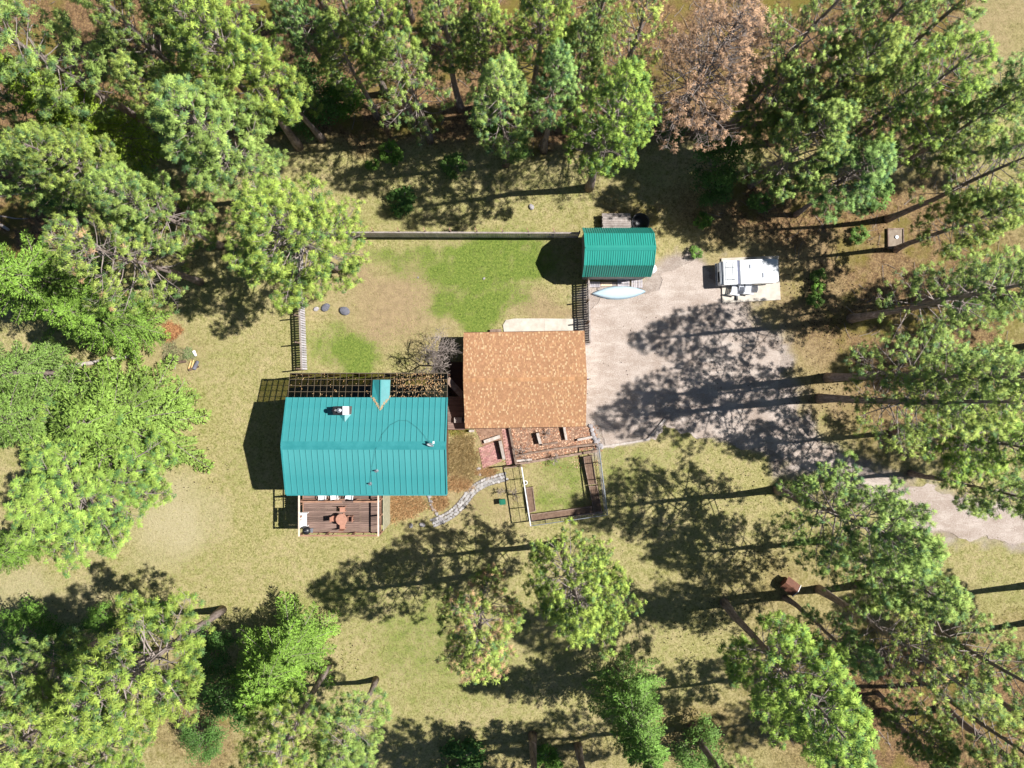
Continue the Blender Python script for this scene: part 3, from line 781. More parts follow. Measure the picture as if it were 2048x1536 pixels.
# behind and before the shed
p = G(1234, 441, .8)
st = empty('lumber_stack', (p.x, p.y, 0), 'stack of long grey boards behind the green shed', 'lumber')
for j in range(9):
    for lay in range(4):
        MB().box((random.uniform(-.04, .04), -.48 + j * .12 + random.uniform(-.01, .01), .12 + lay * .17), (2.0, .11, .1)).build('board', M['grey_wood'], st)
for x in (-.8, .8): MB().box((x, 0, .035), (.1, 1.1, .07)).build('bearer', M['grey_wood'], st)
p = G(1281, 444, .6)
tk = tag(MB().lathe([(0, 0), (.56, 0), (.62, .55), (.65, .6), (.58, .6), (.52, .06), (0, .05)], (0, 0, 0), 28).build('stock_tub', M['black'], None, (p.x, p.y, 0), True), 'round black open tub behind the green shed', 'tub')
p = G(1306, 537, .9)
wt = empty('white_tank', (p.x - .05, p.y, 0), 'white round topped tank at the right end of the green shed', 'tank')
MB().lathe([(0, 0), (.3, 0), (.34, .06), (.34, .8), (.28, .95), (.12, 1.03), (0, 1.05)], n=24).build('shell', M['white'], wt, smooth=True)
MB().lathe([(0, 1.04), (.07, 1.04), (.07, 1.12), (0, 1.13)], n=12).build('cap', M['galv'], wt)
def pallet(px, py, w, d, label, rz=0, z=0.0, along='x'):
    p = G(px, py, .12); e = empty('wood_pallet', (p.x, p.y, z), label, 'pallet', 'pallets before the green shed', rz)
    n = 6
    for i in range(n):
        t_ = (i + .5) / n - .5
        if along == 'y': MB().box((t_ * w, 0, .125), (w / n * .55, d, .022)).build('slat', M['fence'], e)
        else: MB().box((0, t_ * d, .125), (w, d / n * .6, .022)).build('slat', M['fence'], e)
    for s_ in (-.45, 0, .45):
        if along == 'y': MB().box((0, s_ * d, .056), (w, .08, .112)).build('runner', M['grey_wood'], e)
        else: MB().box((s_ * w, 0, .056), (.08, d, .112)).build('runner', M['grey_wood'], e)
pallet(1274, 563, .82, .9, 'slatted pale pallet nearest the right shed corner', along='y')
pallet(1247, 567, .85, .62, 'pale pallet with long slats beside the slatted one')
pallet(1190, 569, .72, .40, 'narrow pale pallet at the left fence corner')
o = tag(MB().box((0, 0, 0), (.80, .28, .06)).build('plywood_offcut', mat('plywood', srgb(232,206,178), srgb(214,182,150), 3, .8), None, G(1213, 568, .1) + Vector((0, 0, -.06))), 'peach coloured board lying between the pallets', 'board')
p = G(1222, 557, .2); o = tag(MB().box((0, 0, 0), (1.9, .30, .05)).box((-.3, -.34, .0), (1.3, .16, .05)).build('grey_boards', M['grey_wood'], None, (p.x, 7.13, .03)), 'grey boards lying under the lower shed eave', 'boards')
# canoe, keel up
p = G(1239, 584, .4)
can = empty('canoe', (p.x, p.y, 0), 'pale blue canoe lying keel up before the shed', 'canoe', rz=R(2.5))
mb = MB(); ns, nc = 25, 11; Lc = 3.78; vs = []; fs = []
for i in range(ns):
    u = -1 + 2 * i / (ns - 1); w = .44 * (1 - abs(u) ** 2.0) ** .92 + .012; h = .36 * (1 - .35 * abs(u) ** 3) 
    for k in range(nc):
        a = math.pi * k / (nc - 1)
        vs.append((u * Lc / 2, w * math.cos(a) , .05 + h * max(0, math.sin(a)) ** .62 * (1 - .0 * u) + .03 * (1 - abs(math.cos(a))) + .10 * abs(u) ** 5 * (math.sin(a) > .2) * -1))
for i in range(ns - 1):
    for k in range(nc - 1): fs.append((i*nc+k, (i+1)*nc+k, (i+1)*nc+k+1, i*nc+k+1))
mb.add(vs, fs); hull = mb.build('hull', M['canoe'], can, smooth=True)
for s_ in (-1, 1):
    MB().tube([(u * Lc / 2, s_ * (.44 * (1 - abs(u) ** 2.0) ** .92 + .02), .04) for u in np.linspace(-1, 1, 25)], .022, 5).build('gunwale', M['canoe_rim'], can)
MB().tube([(u * Lc / 2, 0, .05 + .36 * (1 - .35 * abs(u) ** 3) + .03 - .10 * abs(u) ** 5) for u in np.linspace(-.97, .97, 21)], .013, 5).build('keel', M['canoe'], can)

# ------------------------------------------------------------------ camper on its slab
p = G(1500, 560)
slab = tag(MB().prism([tuple(G(*q)[:2]) for q in ((1442,517),(1556,512),(1560,600),(1444,606))], -.1, .12).build('parking_slab', M['concrete']), 'pale concrete slab under the white camper', 'slab', kind='structure')
Zs = .12
p = G(1497, 545, 1.3)
cmp_ = empty('pop_up_camper', (p.x, p.y + .05, Zs), 'low white folded camper trailer with roof bars on a concrete slab', 'camper', rz=R(2.6))
CL, CWd = 3.9, 1.62
def rbox(c, d, bev=.06):
    mb = MB().box(c, d); bm = bmesh.new()
    me = mb.mesh('t', M['white_metal']); bm.from_mesh(me); bmesh.ops.bevel(bm, geom=bm.edges[:], offset=bev, segments=2, affect='EDGES'); bm.to_mesh(me); bm.free(); return me
link('body', rbox((0, 0, .72), (CL, CWd, .78)), cmp_)
link('roof_shell', rbox((.62, 0, 1.2), (2.5, CWd + .05, .16), .04), cmp_)
link('front_roof', rbox((-1.28, 0, 1.2), (1.0, CWd + .05, .15), .04), cmp_)
MB().box((-.71, 0, 1.18), (.14, CWd + .02, .12)).build('roof_gap', mat('blue_grey_strip', srgb(92,98,124), None, 3, .5, bmp=0), cmp_)
MB().box((.62, .06, 1.286), (2.4, .02, .012)).build('roof_seam', M['galv'], cmp_)
for x in (-1.55, -1.05):
    mb = MB(); mb.tube([(x, -.72, 1.28), (x, -.66, 1.38), (x, .66, 1.38), (x, .72, 1.28)], .018, 6); mb.build('roof_bar', M['black'], cmp_)
for y in (-.5, .35):
    MB().tube([(-1.6, y, 1.40), (-.95, y, 1.40)], .014, 6).build('cross_bar', M['galv'], cmp_)
MB().box((-CL / 2 - .012, -.22, .8), (.03, .72, .42)).build('end_window', M['dark_glass'], cmp_)
MB().box((-CL / 2 - .012, .5, .85), (.03, .4, .3)).build('end_hatch', M['plastic_grey'], cmp_)
MB().box((-CL / 2 - .05, 0, .32), (.12, CWd, .1)).build('bumper', M['galv'], cmp_)
for s_ in (-1, 1):
    MB().box((.2, s_ * (CWd / 2 + .008), .82), (1.5, .03, .36)).build('side_window', M['dark_glass'], cmp_)
    e = MB().tube([(.7, s_ * .6, .28), (.7, s_ * .82, .28)], .28, 18).build('wheel', M['black'], cmp_)
    MB().tube([(.7, s_ * .8, .28), (.7, s_ * .835, .28)], .15, 14).build('rim', M['galv'], e)
MB().box((-.3, -CWd / 2 - .1, .3), (1.2, .16, .04)).build('step', M['black'], cmp_)
for (x, y, w) in ((1.1, -.3, .34), (.2, .35, .3)):
    MB().box((x, y, 1.30), (w, w, .06)).box((x, y, 1.335), (w * .8, w * .8, .03)).build('roof_vent', M['plastic_grey'], cmp_)
link('rear_lip', rbox((CL / 2 - .03, 0, 1.08), (.3, CWd - .04, .3), .05), cmp_)
MB().tube([(CL / 2, 0, .3), (CL / 2 + .12, 0, .3)], .05, 8).build('tow_bar', M['black'], cmp_)
def adirondack(px, py, rz, label):
    p = G(px, py, .4); e = empty('adirondack_chair', (p.x, p.y, Zs), label, 'chair', 'grey chairs on the camper slab', rz)
    for k in range(5): MB().box((0, -.2 + k * .1, .3 + k * .025), (.52, .085, .025)).build('seat_slat', M['plastic_grey'], e)
    for k in range(5):
        MB().box((-.2 + k * .1, -.40, .52), (.085, .03, .56 - abs(k - 2) * .05), rx=R(38)).build('back_slat', M['plastic_grey'], e)
    for s_ in (-1, 1):
        MB().box((s_ * .34, .0, .52), (.13, .68, .03)).build('armrest', M['plastic_grey'], e)
        MB().box((s_ * .31, .28, .255), (.05, .09, .51)).build('leg', M['plastic_grey'], e)
        MB().box((s_ * .31, -.26, .255), (.05, .09, .51)).build('leg', M['plastic_grey'], e)
adirondack(1469, 580, R(80), 'grey slatted garden chair nearer the left end of the slab')
adirondack(1496, 578, R(84), 'grey slatted garden chair nearer the middle of the slab')
p = G(1482, 576, .4); e = empty('side_table', (p.x, p.y, Zs), 'small grey side table between the two garden chairs', 'table')
for k in range(4): MB().box((0, -.15 + k * .1, .4), (.38, .085, .025)).build('slat', M['plastic_grey'], e)
for sx_ in (-1, 1):
    for sy_ in (-1, 1): MB().box((sx_ * .15, sy_ * .15, .195), (.04, .04, .39)).build('leg', M['plastic_grey'], e)
p = G(1473, 596, .15); tag(MB().box((0, 0, .06), (.14, .32, .12)).box((0, .0, .135), (.1, .2, .03)).build('black_box', M['black'], None, (p.x, p.y, Zs)), 'small black box at the lower edge of the slab', 'box')
# utility pad at the right
p = G(1791, 477, .1)
ut = empty('well_cover', (p.x, p.y, 0), 'square concrete cover in a low frame beyond the camper', 'cover', rz=R(1))
MB().box((0, 0, .06), (1.0, 1.3, .12)).build('slab', mat('old_concrete', srgb(156,142,126), srgb(120,106,92), 4, .9), ut)
for s_ in (-1, 1):
    MB().box((s_ * .54, 0, .09), (.08, 1.46, .18)).build('frame_board', M['timber'], ut); MB().box((0, s_ * .69, .088), (1.0, .08, .176)).build('frame_board', M['timber'], ut)
MB().lathe([(0, .12), (.12, .12), (.11, .2), (0, .21)], (0.05, .1, 0), 12).build('lid', M['galv'], ut)

# ------------------------------------------------------------------ fences
def fence(name, a, b, h, label, pitch=.155, pw=.13, post_every=1.85, post_h=None, m=None, brace=0, postm=None):
    a = Vector(a); b = Vector(b); d = b - a; L = d.length; u = d / L; ang = math.atan2(d.y, d.x)
    e = empty(name, (a.x, a.y, 0), label, 'fence', None, ang)
    n = int(L / pitch); bm_ = [MB().box((0, 0, h / 2 + dz), (pw, .022, h - .06)).mesh('picket', m or M['fence']) for dz in (-.015, 0.0, .015)]
    for i in range(n):
        link('picket', random.choice(bm_), e, ((i + .5) * L / n, 0, .02))
    for z in (.35, h - .3):
        MB().box((L / 2, .035, z), (L, .045, .09)).build('rail', M['grey_wood'], e)
    MB().box((L / 2, .012, h + .035), (L, .11, .03)).build('cap_rail', M['grey_wood'], e)
    k = max(1, round(L / post_every))
    for i in range(k + 1):
        MB().box((min(max(i * L / k, .05), L - .05), .09, (post_h or h) / 2), (.09, .09, post_h or h)).build('post', postm or M['timber'], e)
        if brace and 0 < i < k:
            MB().beam((i * L / k, .09, h + .03), (i * L / k - .12, .09 + brace, h + .10), .05, .05).build('brace', M['rail'], e)
    return e
fA = (-14.98, 10.5); fB = (4.72, 10.44)
fence('board_fence', fA, fB, 1.55, 'long grey board fence along the upper edge of the yard', post_h=1.75, brace=.25)
fence('board_fence', (-14.62, 1.0), (-14.98, 10.3), 1.3, 'weathered picket fence down the left side of the yard', pitch=.17, pw=.125, post_h=2.2)
fence('board_fence', (5.45, 2.85), (5.36, 7.3), 1.3, 'dark picket fence between the shed and the garage corner', pitch=.17, pw=.135, post_every=1.6, post_h=1.75)
fence('board_fence', (4.72, 2.80), (5.44, 2.80), 1.25, 'short fence return joining the garage corner', pitch=.17, post_every=.7)

# ------------------------------------------------------------------ garden terraces below the garage
def prism_px(pts, z0, z1): return MB().prism([tuple(G(*q)[:2]) for q in pts], z0, z1)
tag(prism_px(((950,856),(1188,852),(1200,892),(1030,932),(1018,905),(965,890)), -.06, .018).build('leaf_bed', M['mulch']), 'leaf covered terrace beds between the garage and the garden enclosure', 'bed', kind='structure')
def pave(name, quad, label, z, cw=.21, ch=.105):
    """bricks laid in running bond inside a quad (photo points), one joined layer on a base"""
    base = tag(prism_px(quad, -.05, z - .045).build(name, mat('paver_bed', srgb(150,110,98), None, 5)), label, 'paving', kind='structure')
    q = [Vector(G(*c)[:2]) for c in quad]; mb = MB(); rr = random.Random(2)
    w = (q[1] - q[0]).length; h = (q[3] - q[0]).length; nx_, ny_ = max(1, int(w / cw)), max(1, int(h / ch))
    for j in range(ny_):
        for i in range(nx_):
            o_ = .5 * (j % 2)
            u0, u1 = (i + o_ + .03) / nx_, min((i + o_ + .95) / nx_, 1); v0, v1 = (j + .05) / ny_, (j + .92) / ny_
            if u1 - u0 < .2 / nx_: continue
            k = rr.uniform(.75, 1.1); mb.col = (k, k * rr.uniform(.9, 1.05), k, 1)
            P = lambda u, v: (q[0] * (1 - u) + q[1] * u) * (1 - v) + (q[3] * (1 - u) + q[2] * u) * v
            mb.prism([tuple(P(u, v)) for u, v in ((u0, v0), (u1, v0), (u1, v1), (u0, v1))], z - .05, z + rr.uniform(-.006, .006))
    o_ = mb.build('bricks', M['brick'], base); o_['kind'] = 'stuff'
pave('brick_patio', ((957,896),(990,884),(1004,922),(966,938)), 'square red brick patio with branch shadows', .06)
pave('brick_walk', ((1003,858),(1018,857),(1031,924),(1013,932)), 'narrow red brick walk leading down from the garage', .07)
def timber(a, b, h, w, label, m='timber', cat='timber', hh=None):
    A, B = G(a[0], a[1], h), G(b[0], b[1], h); th = hh or h + .02
    A.z = B.z = h - th / 2
    tag(MB().beam(A, B, w, th).build('garden_timber', M[m]), label, cat, 'timbers edging the garden beds')
timber((1000,882),(1008,919), .55, .20, 'thick grey timber along the right side of the brick patio', 'timber_pale')
timber((1019,857),(1032,927), .35, .16, 'dark timber along the right side of the narrow brick walk')
timber((968,884),(1000,873), .25, .24, 'grey timber above the brick patio', 'timber_pale')
timber((1031,929),(1200,901), .35, .16, 'long dark timber along the top of the garden enclosure')
timber((1032,922),(1064,919), .3, .14, 'short pale timber at the left end of the lowest terrace', 'timber_pale')
timber((1030,912),(1110,898), .3, .13, 'dark timber edging the lowest leaf bed on the left')
timber((1110,898),(1195,888), .3, .13, 'dark timber edging the lowest leaf bed on the right')
timber((1084,890),(1116,885), .3, .13, 'timber between the two upper leaf beds')
timber((1075,866),(1081,888), .5, .20, 'upright grey timber splitting the upper leaf bed', 'timber_pale')
timber((1128,853),(1133,880), .4, .16, 'pale timber near the lower right garage corner', 'timber_pale')
timber((1155,880),(1185,874), .3, .16, 'pale timber left of the white rock pile', 'timber_pale')
timber((938,862),(948,862), .5, .16, 'white short post base at the lower left garage corner', 'timber_pale')
# low concrete kerb along the lawn
kp = [(1202,894),(1250,887),(1297,879),(1314,858),(1331,838)]
kb = tag(MB().beam(G(*kp[0], .12) - Vector((0,0,.06)), G(*kp[1], .12) - Vector((0,0,.06)), .16, .16).build('kerb', M['timber_pale']), 'pale kerb curving between the lawn and the gravel', 'kerb', kind='structure')
for i in range(1, 4): MB().beam(G(*kp[i], .12) - Vector((0,0,.06)), G(*kp[i+1], .12) - Vector((0,0,.061)), .15, .16).build('kerb_piece', M['timber_pale'], kb)

def rock_mesh(seed, m, flat=.6):
    r = random.Random(seed); bm = bmesh.new(); bmesh.ops.create_icosphere(bm, subdivisions=2, radius=.5)
    ph = [Vector((r.uniform(-1,1), r.uniform(-1,1), r.uniform(-1,1))).normalized() for _ in range(7)]
    for v in bm.verts:
        n = v.co.normalized(); k = 1
        for q in ph: k = min(k, (.36 + .1 * abs(q.x)) / .5 / max(.35, n.dot(q)))
        v.co = n * .5 * k; v.co.z *= flat
    me = bpy.data.meshes.new('rock'); bm.to_mesh(me); bm.free(); me.materials.append(m); return me
ROCKS = [rock_mesh(i, M['rock']) for i in range(5)]; DARK = rock_mesh(11, M['rock_dark'], .5)
rr = random.Random(21)
rw = empty('rock_wall', G(1190, 872), 'stacked white and grey rocks at the right end of the terraces', 'rock wall')
for (x, y, s) in ((1181,852,.34),(1184,860,.36),(1186,868,.34),(1189,876,.38),(1192,884,.4),(1197,880,.3),(1199,891,.46),(1194,890,.3),(1203,893,.35)):
    o = link('rock', rr.choice(ROCKS), rw, G(x, y) - rw.location + Vector((0, 0, s * .22))); o.scale = (s * 1.1, s, s); o.rotation_euler.z = rr.uniform(0, 6)
def spline(pts, n):
    out = []
    P = [Vector(p) for p in pts]; P = [P[0] * 2 - P[1]] + P + [P[-1] * 2 - P[-2]]
    for i in range(1, len(P) - 2):
        for k in range(n):
            t_ = k / n; a, b, c, d_ = P[i-1], P[i], P[i+1], P[i+2]
            out.append(.5 * ((2*b) + (c-a)*t_ + (2*a-5*b+4*c-d_)*t_*t_ + (3*b-a-3*c+d_)*t_**3))
    return out + [P[-2]]
pc = spline([(866,1046),(885,1038),(908,1024),(928,1003),(944,983),(962,969),(985,960),(1012,953)], 10)
left, right = [], []
for i, p in enumerate(pc):
    d = (pc[min(i+1, len(pc)-1)] - pc[max(i-1, 0)]).normalized(); n_ = Vector((-d.y, d.x)); left.append(p + n_ * 9.5); right.append(p - n_ * 9.5)
path = tag(prism_px([tuple(p) for p in left + right[::-1]], -.05, .008).build('stone_path', mat('path_bed', srgb(120,108,98), srgb(84,76,70), 8, .95, bmp=.6)), 'curved path of pale grey stepping stones beside the house', 'path', kind='structure')
flat_stones = []
for k in range(6):
    r = random.Random(40 + k); m_ = r.choice((6, 7, 8)); pts = [(.5 * r.uniform(.8, 1.08) * math.cos(6.283 * i / m_), .5 * r.uniform(.8, 1.08) * math.sin(6.283 * i / m_)) for i in range(m_)]
    flat_stones.append(MB().prism(pts, 0, 1).mesh('stone', M['stone']))
for i in range(len(pc)):
    p = pc[i]; d = (pc[min(i+1, len(pc)-1)] - pc[max(i-1, 0)]).normalized(); n_ = Vector((-d.y, d.x))
    for s_ in (-6.2, 0, 6.2):
        for hlf in (0,):
            q = p + n_ * (s_ + rr.uniform(-.8, .8)) + d * rr.uniform(-.7, .7)
            if i % 2 == (1 if s_ == 0 else 0):
                o = link('stone', rr.choice(flat_stones), path, G(q.x, q.y)); sz = rr.uniform(.18, .25) * (1.15 if s_ == 0 else 1); o.scale = (sz * rr.uniform(1., 1.25), sz * rr.uniform(.85, 1), rr.uniform(.025, .05)); o.rotation_euler.z = rr.uniform(0, 6.28)
# loose white edging rocks west of the path
ed = empty('rock_edging', G(868, 1010), 'row of small white rocks edging the dry grass bed below the house', 'rock edging')
eg = spline([(858,984),(860,1000),(866,1015),(876,1030),(886,1044)], 6)
for p in eg:
    s = rr.uniform(.14, .26); o = link('rock', rr.choice(ROCKS), ed, G(p.x + rr.uniform(-3, 3), p.y + rr.uniform(-2, 2)) - ed.location + Vector((0, 0, s * .2))); o.scale = (s, s * rr.uniform(.8, 1.1), s); o.rotation_euler.z = rr.uniform(0, 6)
for (x, y, s, m_, lab) in ((1063,414,.36,0,'pale boulder in the grass above the fence'),(690,622,.62,1,'dark grey flat boulder in the yard under the big pine'),(652,615,.55,1,'grey boulder half hidden under the big pine edge'),(633,618,.34,0,'smaller pale rock left of the grey boulder'),
        (822,1051,.3,0,'white rock at the lower edge of the dry grass bed'),(845,1049,.36,0,'grey rock in the tree shadow below the bed'),(775,1043,.28,0,'small white rock right of the deck corner'),(912,1020,.22,0,'small white rock beside the stone path'),(957,938,.3,0,'pale rock at the lower left corner of the brick patio'),(960,948,.24,0,'small pale rock below the brick patio'),
        (968,557,.16,0,'small white stone lying in the green yard'),(836,555,.12,0,'tiny white stone in the middle of the yard')):
    p = G(x, y); o = link('boulder', DARK if m_ else rr.choice(ROCKS), None, p + Vector((0, 0, s * .18))); o.scale = (s * 1.3, s, s); o.rotation_euler.z = rr.uniform(0, 6); tag(o, lab, 'rock')

# ------------------------------------------------------------------ garden enclosure: pipe rails, raised beds
gc = [G(1043, 934, 1.7), G(1061, 1052, 1.7), G(1215, 1030, 1.7), G(1198, 896, 1.7)]
enc = empty('garden_enclosure', (gc[1].x, gc[1].y, 0), 'fenced vegetable plot with pale top rails and grey posts', 'garden fence')
eo = enc.location
for i, (a, b) in enumerate(((gc[0], gc[1]), (gc[1], gc[2]), (gc[2], gc[3]))):
    MB().tube([a - eo, a.lerp(b, .5) - eo - Vector((0, 0, .01)), b - eo], .045 if i != 1 else .03, 8).build('top_rail', M['white'] if i == 0 else M['galv'], enc)
    for z in (.25, .85):
        MB().tube([Vector((a.x, a.y, z)) - eo, Vector((b.x, b.y, z)) - eo], .022 if z < .5 else .014, 6).build('lower_rail', M['grey_wood'], enc)
    n = 4 if i != 1 else 5
    for k in range(n + 1):
        if k == 0 and i > 0: continue
        q = a.lerp(b, k / n); MB().tube([Vector((q.x, q.y, -.05)) - eo, Vector((q.x, q.y, 1.7 if k in (0, n) or i == 0 else 1.66)) - eo], .032, 6).build('post', M['galv'], enc)
mb = MB()                                              # wire mesh, too fine to count
for (a, b) in ((gc[0], gc[1]), (gc[1], gc[2]), (gc[2], gc[3])):
    n = int((b - a).length / .22)
    for k in range(n): q = a.lerp(b, k / n); mb.tube([Vector((q.x, q.y, .02)) - eo, Vector((q.x, q.y, 1.68)) - eo], .004, 3, False)
    for z in np.arange(.15, 1.65, .22): mb.tube([Vector((a.x, a.y, z)) - eo, Vector((b.x, b.y, z)) - eo], .004, 3, False)
o = mb.build('wire_mesh', M['galv'], enc); o['kind'] = 'stuff'
gt = empty('garden_gate', (gc[0].x, gc[0].y, 0), 'open wooden garden gate with a diagonal brace', 'gate')   # gate by the path
ga_, gb_ = G(1009, 936, 1.2) - gt.location, G(1040, 932, 1.2) - gt.location
for z in (.2, 1.25): MB().beam((ga_.x, ga_.y, z), (gb_.x, gb_.y, z), .06, .09).build('gate_rail', M['timber'], gt)
for q in (ga_, gb_): MB().beam((q.x, q.y, 0), (q.x, q.y, 1.55), .08, .08).build('gate_post', M['timber'], gt)
MB().beam((ga_.x, ga_.y, .22), (gb_.x, gb_.y, 1.23), .05, .07).build('brace', M['timber'], gt)
def bed(quad, h, label):
    q = [G(*c) for c in quad]; cen = sum(q, Vector()) / 4
    e = empty('raised_bed', cen, label, 'raised bed', 'raised beds in the garden enclosure')
    MB().prism([tuple((v - cen)[:2]) for v in q], -.03, h - .06).build('soil', M['soil'], e)
    for i in range(4):
        a, b = q[i] - cen, q[(i + 1) % 4] - cen; d_ = (b - a).normalized() * .05
        MB().beam(a - d_ + Vector((0, 0, h / 2)), b + d_ + Vector((0, 0, h / 2 + .002 * i)), .06, h).build('side_board', M['timber'], e)
bed(((1053,975),(1065,974),(1071,1020),(1058,1024)), .3, 'narrow raised bed along the left rail of the enclosure')
bed(((1062,1028),(1182,1012),(1184,1026),(1064,1040)), .3, 'long raised bed along the lower rail of the enclosure')
bed(((1178,972),(1193,971),(1203,1024),(1188,1026)), .3, 'raised bed of dark soil at the lower right of the enclosure')
bed(((1166,914),(1182,911),(1192,966),(1177,968)), .3, 'pale leafy raised bed at the upper right of the enclosure')
for (x, y, lab) in ((1051, 967, 'white ring hanging at the left rail of the enclosure'), (1183, 996, 'dark ring lying beside the right raised bed')):
    p = G(x, y, .5 if x < 1100 else .05); mb = MB()
    mb.tube([(.13 * math.cos(a), .13 * math.sin(a), 0) for a in np.linspace(0, 6.283, 17)], .035 if x < 1100 else .015, 6)
    tag(mb.build('ring', M['white'] if x < 1100 else M['galv'], None, (p.x, p.y, .06)), lab, 'ring')
p = G(1005, 1004, .5)
gbin = empty('green_bin', (p.x, p.y, 0), 'small dark green plastic bin left of the garden enclosure', 'bin', rz=.1)
mb = MB(); mb.add([(x * k, y * k, z) for z, k in ((0, .85), (.5, 1)) for x, y in ((-.2, -.17), (.2, -.17), (.2, .17), (-.2, .17))], [(3,2,1,0),(0,1,5,4),(1,2,6,5),(2,3,7,6),(3,0,4,7)]); mb.build('body', M['green_plastic'], gbin)
MB().box((0, 0, .52), (.44, .38, .04)).box((0, 0, .55), (.3, .26, .03)).build('lid', M['green_plastic'], gbin)

# small red-brown structure among the lower right pines
p = G(1583, 1174, .8)
hut = empty('red_wood_hut', (p.x, p.y, 0), 'small red brown wooden hut half hidden under a pine', 'hut', rz=R(-38)); hut.scale = (.8, .8, .7)
MB().box((0, 0, .45), (1.05, .8, .9)).build('wall', M['red_wood'], hut)
for s_ in (-1, 1):
    for k in range(4):
        MB().box((0, s_ * (.07 + k * .15), 1.18 - k * .085), (1.35, .165, .025), rx=R(-30 * s_)).build('roof_board', M['red_wood'], hut)
MB().beam((.68, 0, 1.22), (.68, -.62, .88), .05, .1).build('white_trim', M['white'], hut); MB().beam((.68, 0, 1.22), (.68, .62, .88), .05, .1).build('white_trim', M['white'], hut)
MB().box((.53, 0, .4), (.03, .4, .7)).build('door', M['dark_wood'], hut)

# brush pile and logs in the left lawn
def needle_heap(name, px, py, r, hgt, n, cols, label, cat, ln=(.12, .3), seed=1, w=.03, kind=None):
    g_ = np.random.default_rng(seed); a = g_.uniform(0, 6.283, n); q = np.sqrt(g_.random(n)) * r * (1 + .3 * np.sin(a * 3 + seed) + .15 * np.sin(a * 7 + 2 * seed)) * g_.uniform(.7, 1.15, n)
    base = np.stack([np.cos(a) * q, np.sin(a) * q, hgt * np.clip(1 - (q / r) ** 2, .05, 1) * g_.random(n)], -1)
    th = g_.uniform(0, 6.283, n); d = np.stack([np.cos(th), np.sin(th), g_.uniform(-.1, .5, n)], -1); L_ = g_.uniform(*ln, n)[:, None]
    sd_ = np.stack([-d[:, 1], d[:, 0], np.zeros(n)], -1) * w / 2
    V = np.stack([base + sd_, base - sd_, base + d * L_], 1); V[:, :, 2] = np.maximum(V[:, :, 2], .005)
    c = np.array([srgb(*k)[:3] for k in cols])[g_.integers(0, len(cols), n)] * g_.uniform(.6, 1.15, (n, 1))
    o = link(name, np_tris(name, V, c, M['litter']), None, G(px, py)); return tag(o, label, cat, kind=kind)
needle_heap('needle_pile', 345, 662, .62, .35, 1500, ((176,124,82),(198,150,104),(130,86,58)), 'heap of raked orange pine needles on the left lawn', 'needle pile')
needle_heap('branch_pile', 345, 708, .8, .3, 1000, ((128,134,92),(160,156,112),(150,130,104),(96,100,66)), 'low pile of cut green branches on the left lawn', 'branch pile', (.1, .4), 2, .035)
needle_heap('branch_pile', 378, 708, .4, .45, 700, ((110,136,82),(146,160,106),(150,140,110)), 'small heap of fresh green cuttings beside the logs', 'branch pile', (.1, .25), 3, .03)
for (x1, y1, x2, y2, r_, m_, lab) in ((377,738,382,722,.07,'orange','pale yellow split log, left of the pair'),(383,738,387,720,.07,'orange','pale yellow split log, right of the pair'),(388,738,396,722,.15,'rock_dark','thick grey log lying beside the split logs'),(378,740,398,733,.10,'log_end','dark barked log across the lower end of the log pile'),
        (387,702,392,712,.12,'white','whitish log end above the cuttings'),(357,724,372,723,.12,'log_end','short bark log left of the log pile'),(350,738,353,712,.035,'grey_wood','thin bare stick beside the branch pile'),(332,700,342,722,.03,'grey_wood','thin crooked stick in the branch pile'),
        (95,738,268,712,.17,'timber_pale','long fallen bleached log at the left edge of the lawn'),(200,726,243,706,.05,'grey_wood','bleached limb leaning on the fallen log'),(44,1062,70,1056,.08,'grey_wood','short grey log under the lower left shrubs'),
        (0,392,60,386,.05,'twig','upper dead limb lying at the left edge'),(0,432,56,438,.05,'twig','lower dead limb lying at the left edge'),(0,449,18,460,.12,'timber_pale','pale log end at the left edge')):
    A, B = G(x1, y1, r_), G(x2, y2, r_); L_ = (B - A).length; n_ = 4
    pts = [A.lerp(B, k / n_) + Vector((0, 0, 0)) for k in range(n_ + 1)]
    if L_ > 1.2: pts = [q + Vector((random.uniform(-.04, .04), random.uniform(-.06, .06), 0)) for q in pts]
    tag(MB().tube(pts, [r_ * k for k in np.linspace(1, .72, n_ + 1)], 9).build('fallen_log', M[m_]), lab, 'log')
# dry leaves lying on the glazed strip
n = 420; g_ = np.random.default_rng(3)
u = np.concatenate([g_.uniform(.66, .98, 330), g_.random(90)]); v_ = np.concatenate([np.clip(g_.normal(.55, .28, 330), .02, .98), g_.random(90)])
for cx_ in (.58,): pass
base = np.array([gx0, YN, ZN]) + np.outer(u * (gx1 - gx0), [1, 0, 0]) + np.outer(v_, [0, YG - YN, ZG - ZN]) + np.array(gu) * .03
th = g_.uniform(0, 6.283, n); ax = np.array([1., 0, 0]); ay = np.array(gd.normalized()); L_ = g_.uniform(.06, .2, n)[:, None]
dd = np.outer(np.cos(th) * .6, ax) + np.outer(np.sin(th), ay); ss = np.outer(-np.sin(th), ax) + np.outer(np.cos(th) * .6, ay)
V = np.stack([base + ss * .025, base - ss * .025, base + dd * L_], 1)
c = np.array([srgb(*k)[:3] for k in ((196,166,122),(170,132,92),(150,120,88))])[g_.integers(0, 3, n)]
tag(link('roof_leaves', np_tris('roof_leaves', V, c, M['litter'])), 'dry needles and leaves lying on the glazed roof strip', 'leaves', kind='stuff')
n = 110; t_ = g_.random(n) * 2 - 1
base = np.stack([dx + t_ * (w_ + .04), np.where(True, yv + np.abs(t_) * (YN - yv + .1), 0) + g_.normal(0, .03, n), np.zeros(n)], -1); base[:, 2] = [zr_at(y) + .03 if y < YN else ZN for y in base[:, 1]]
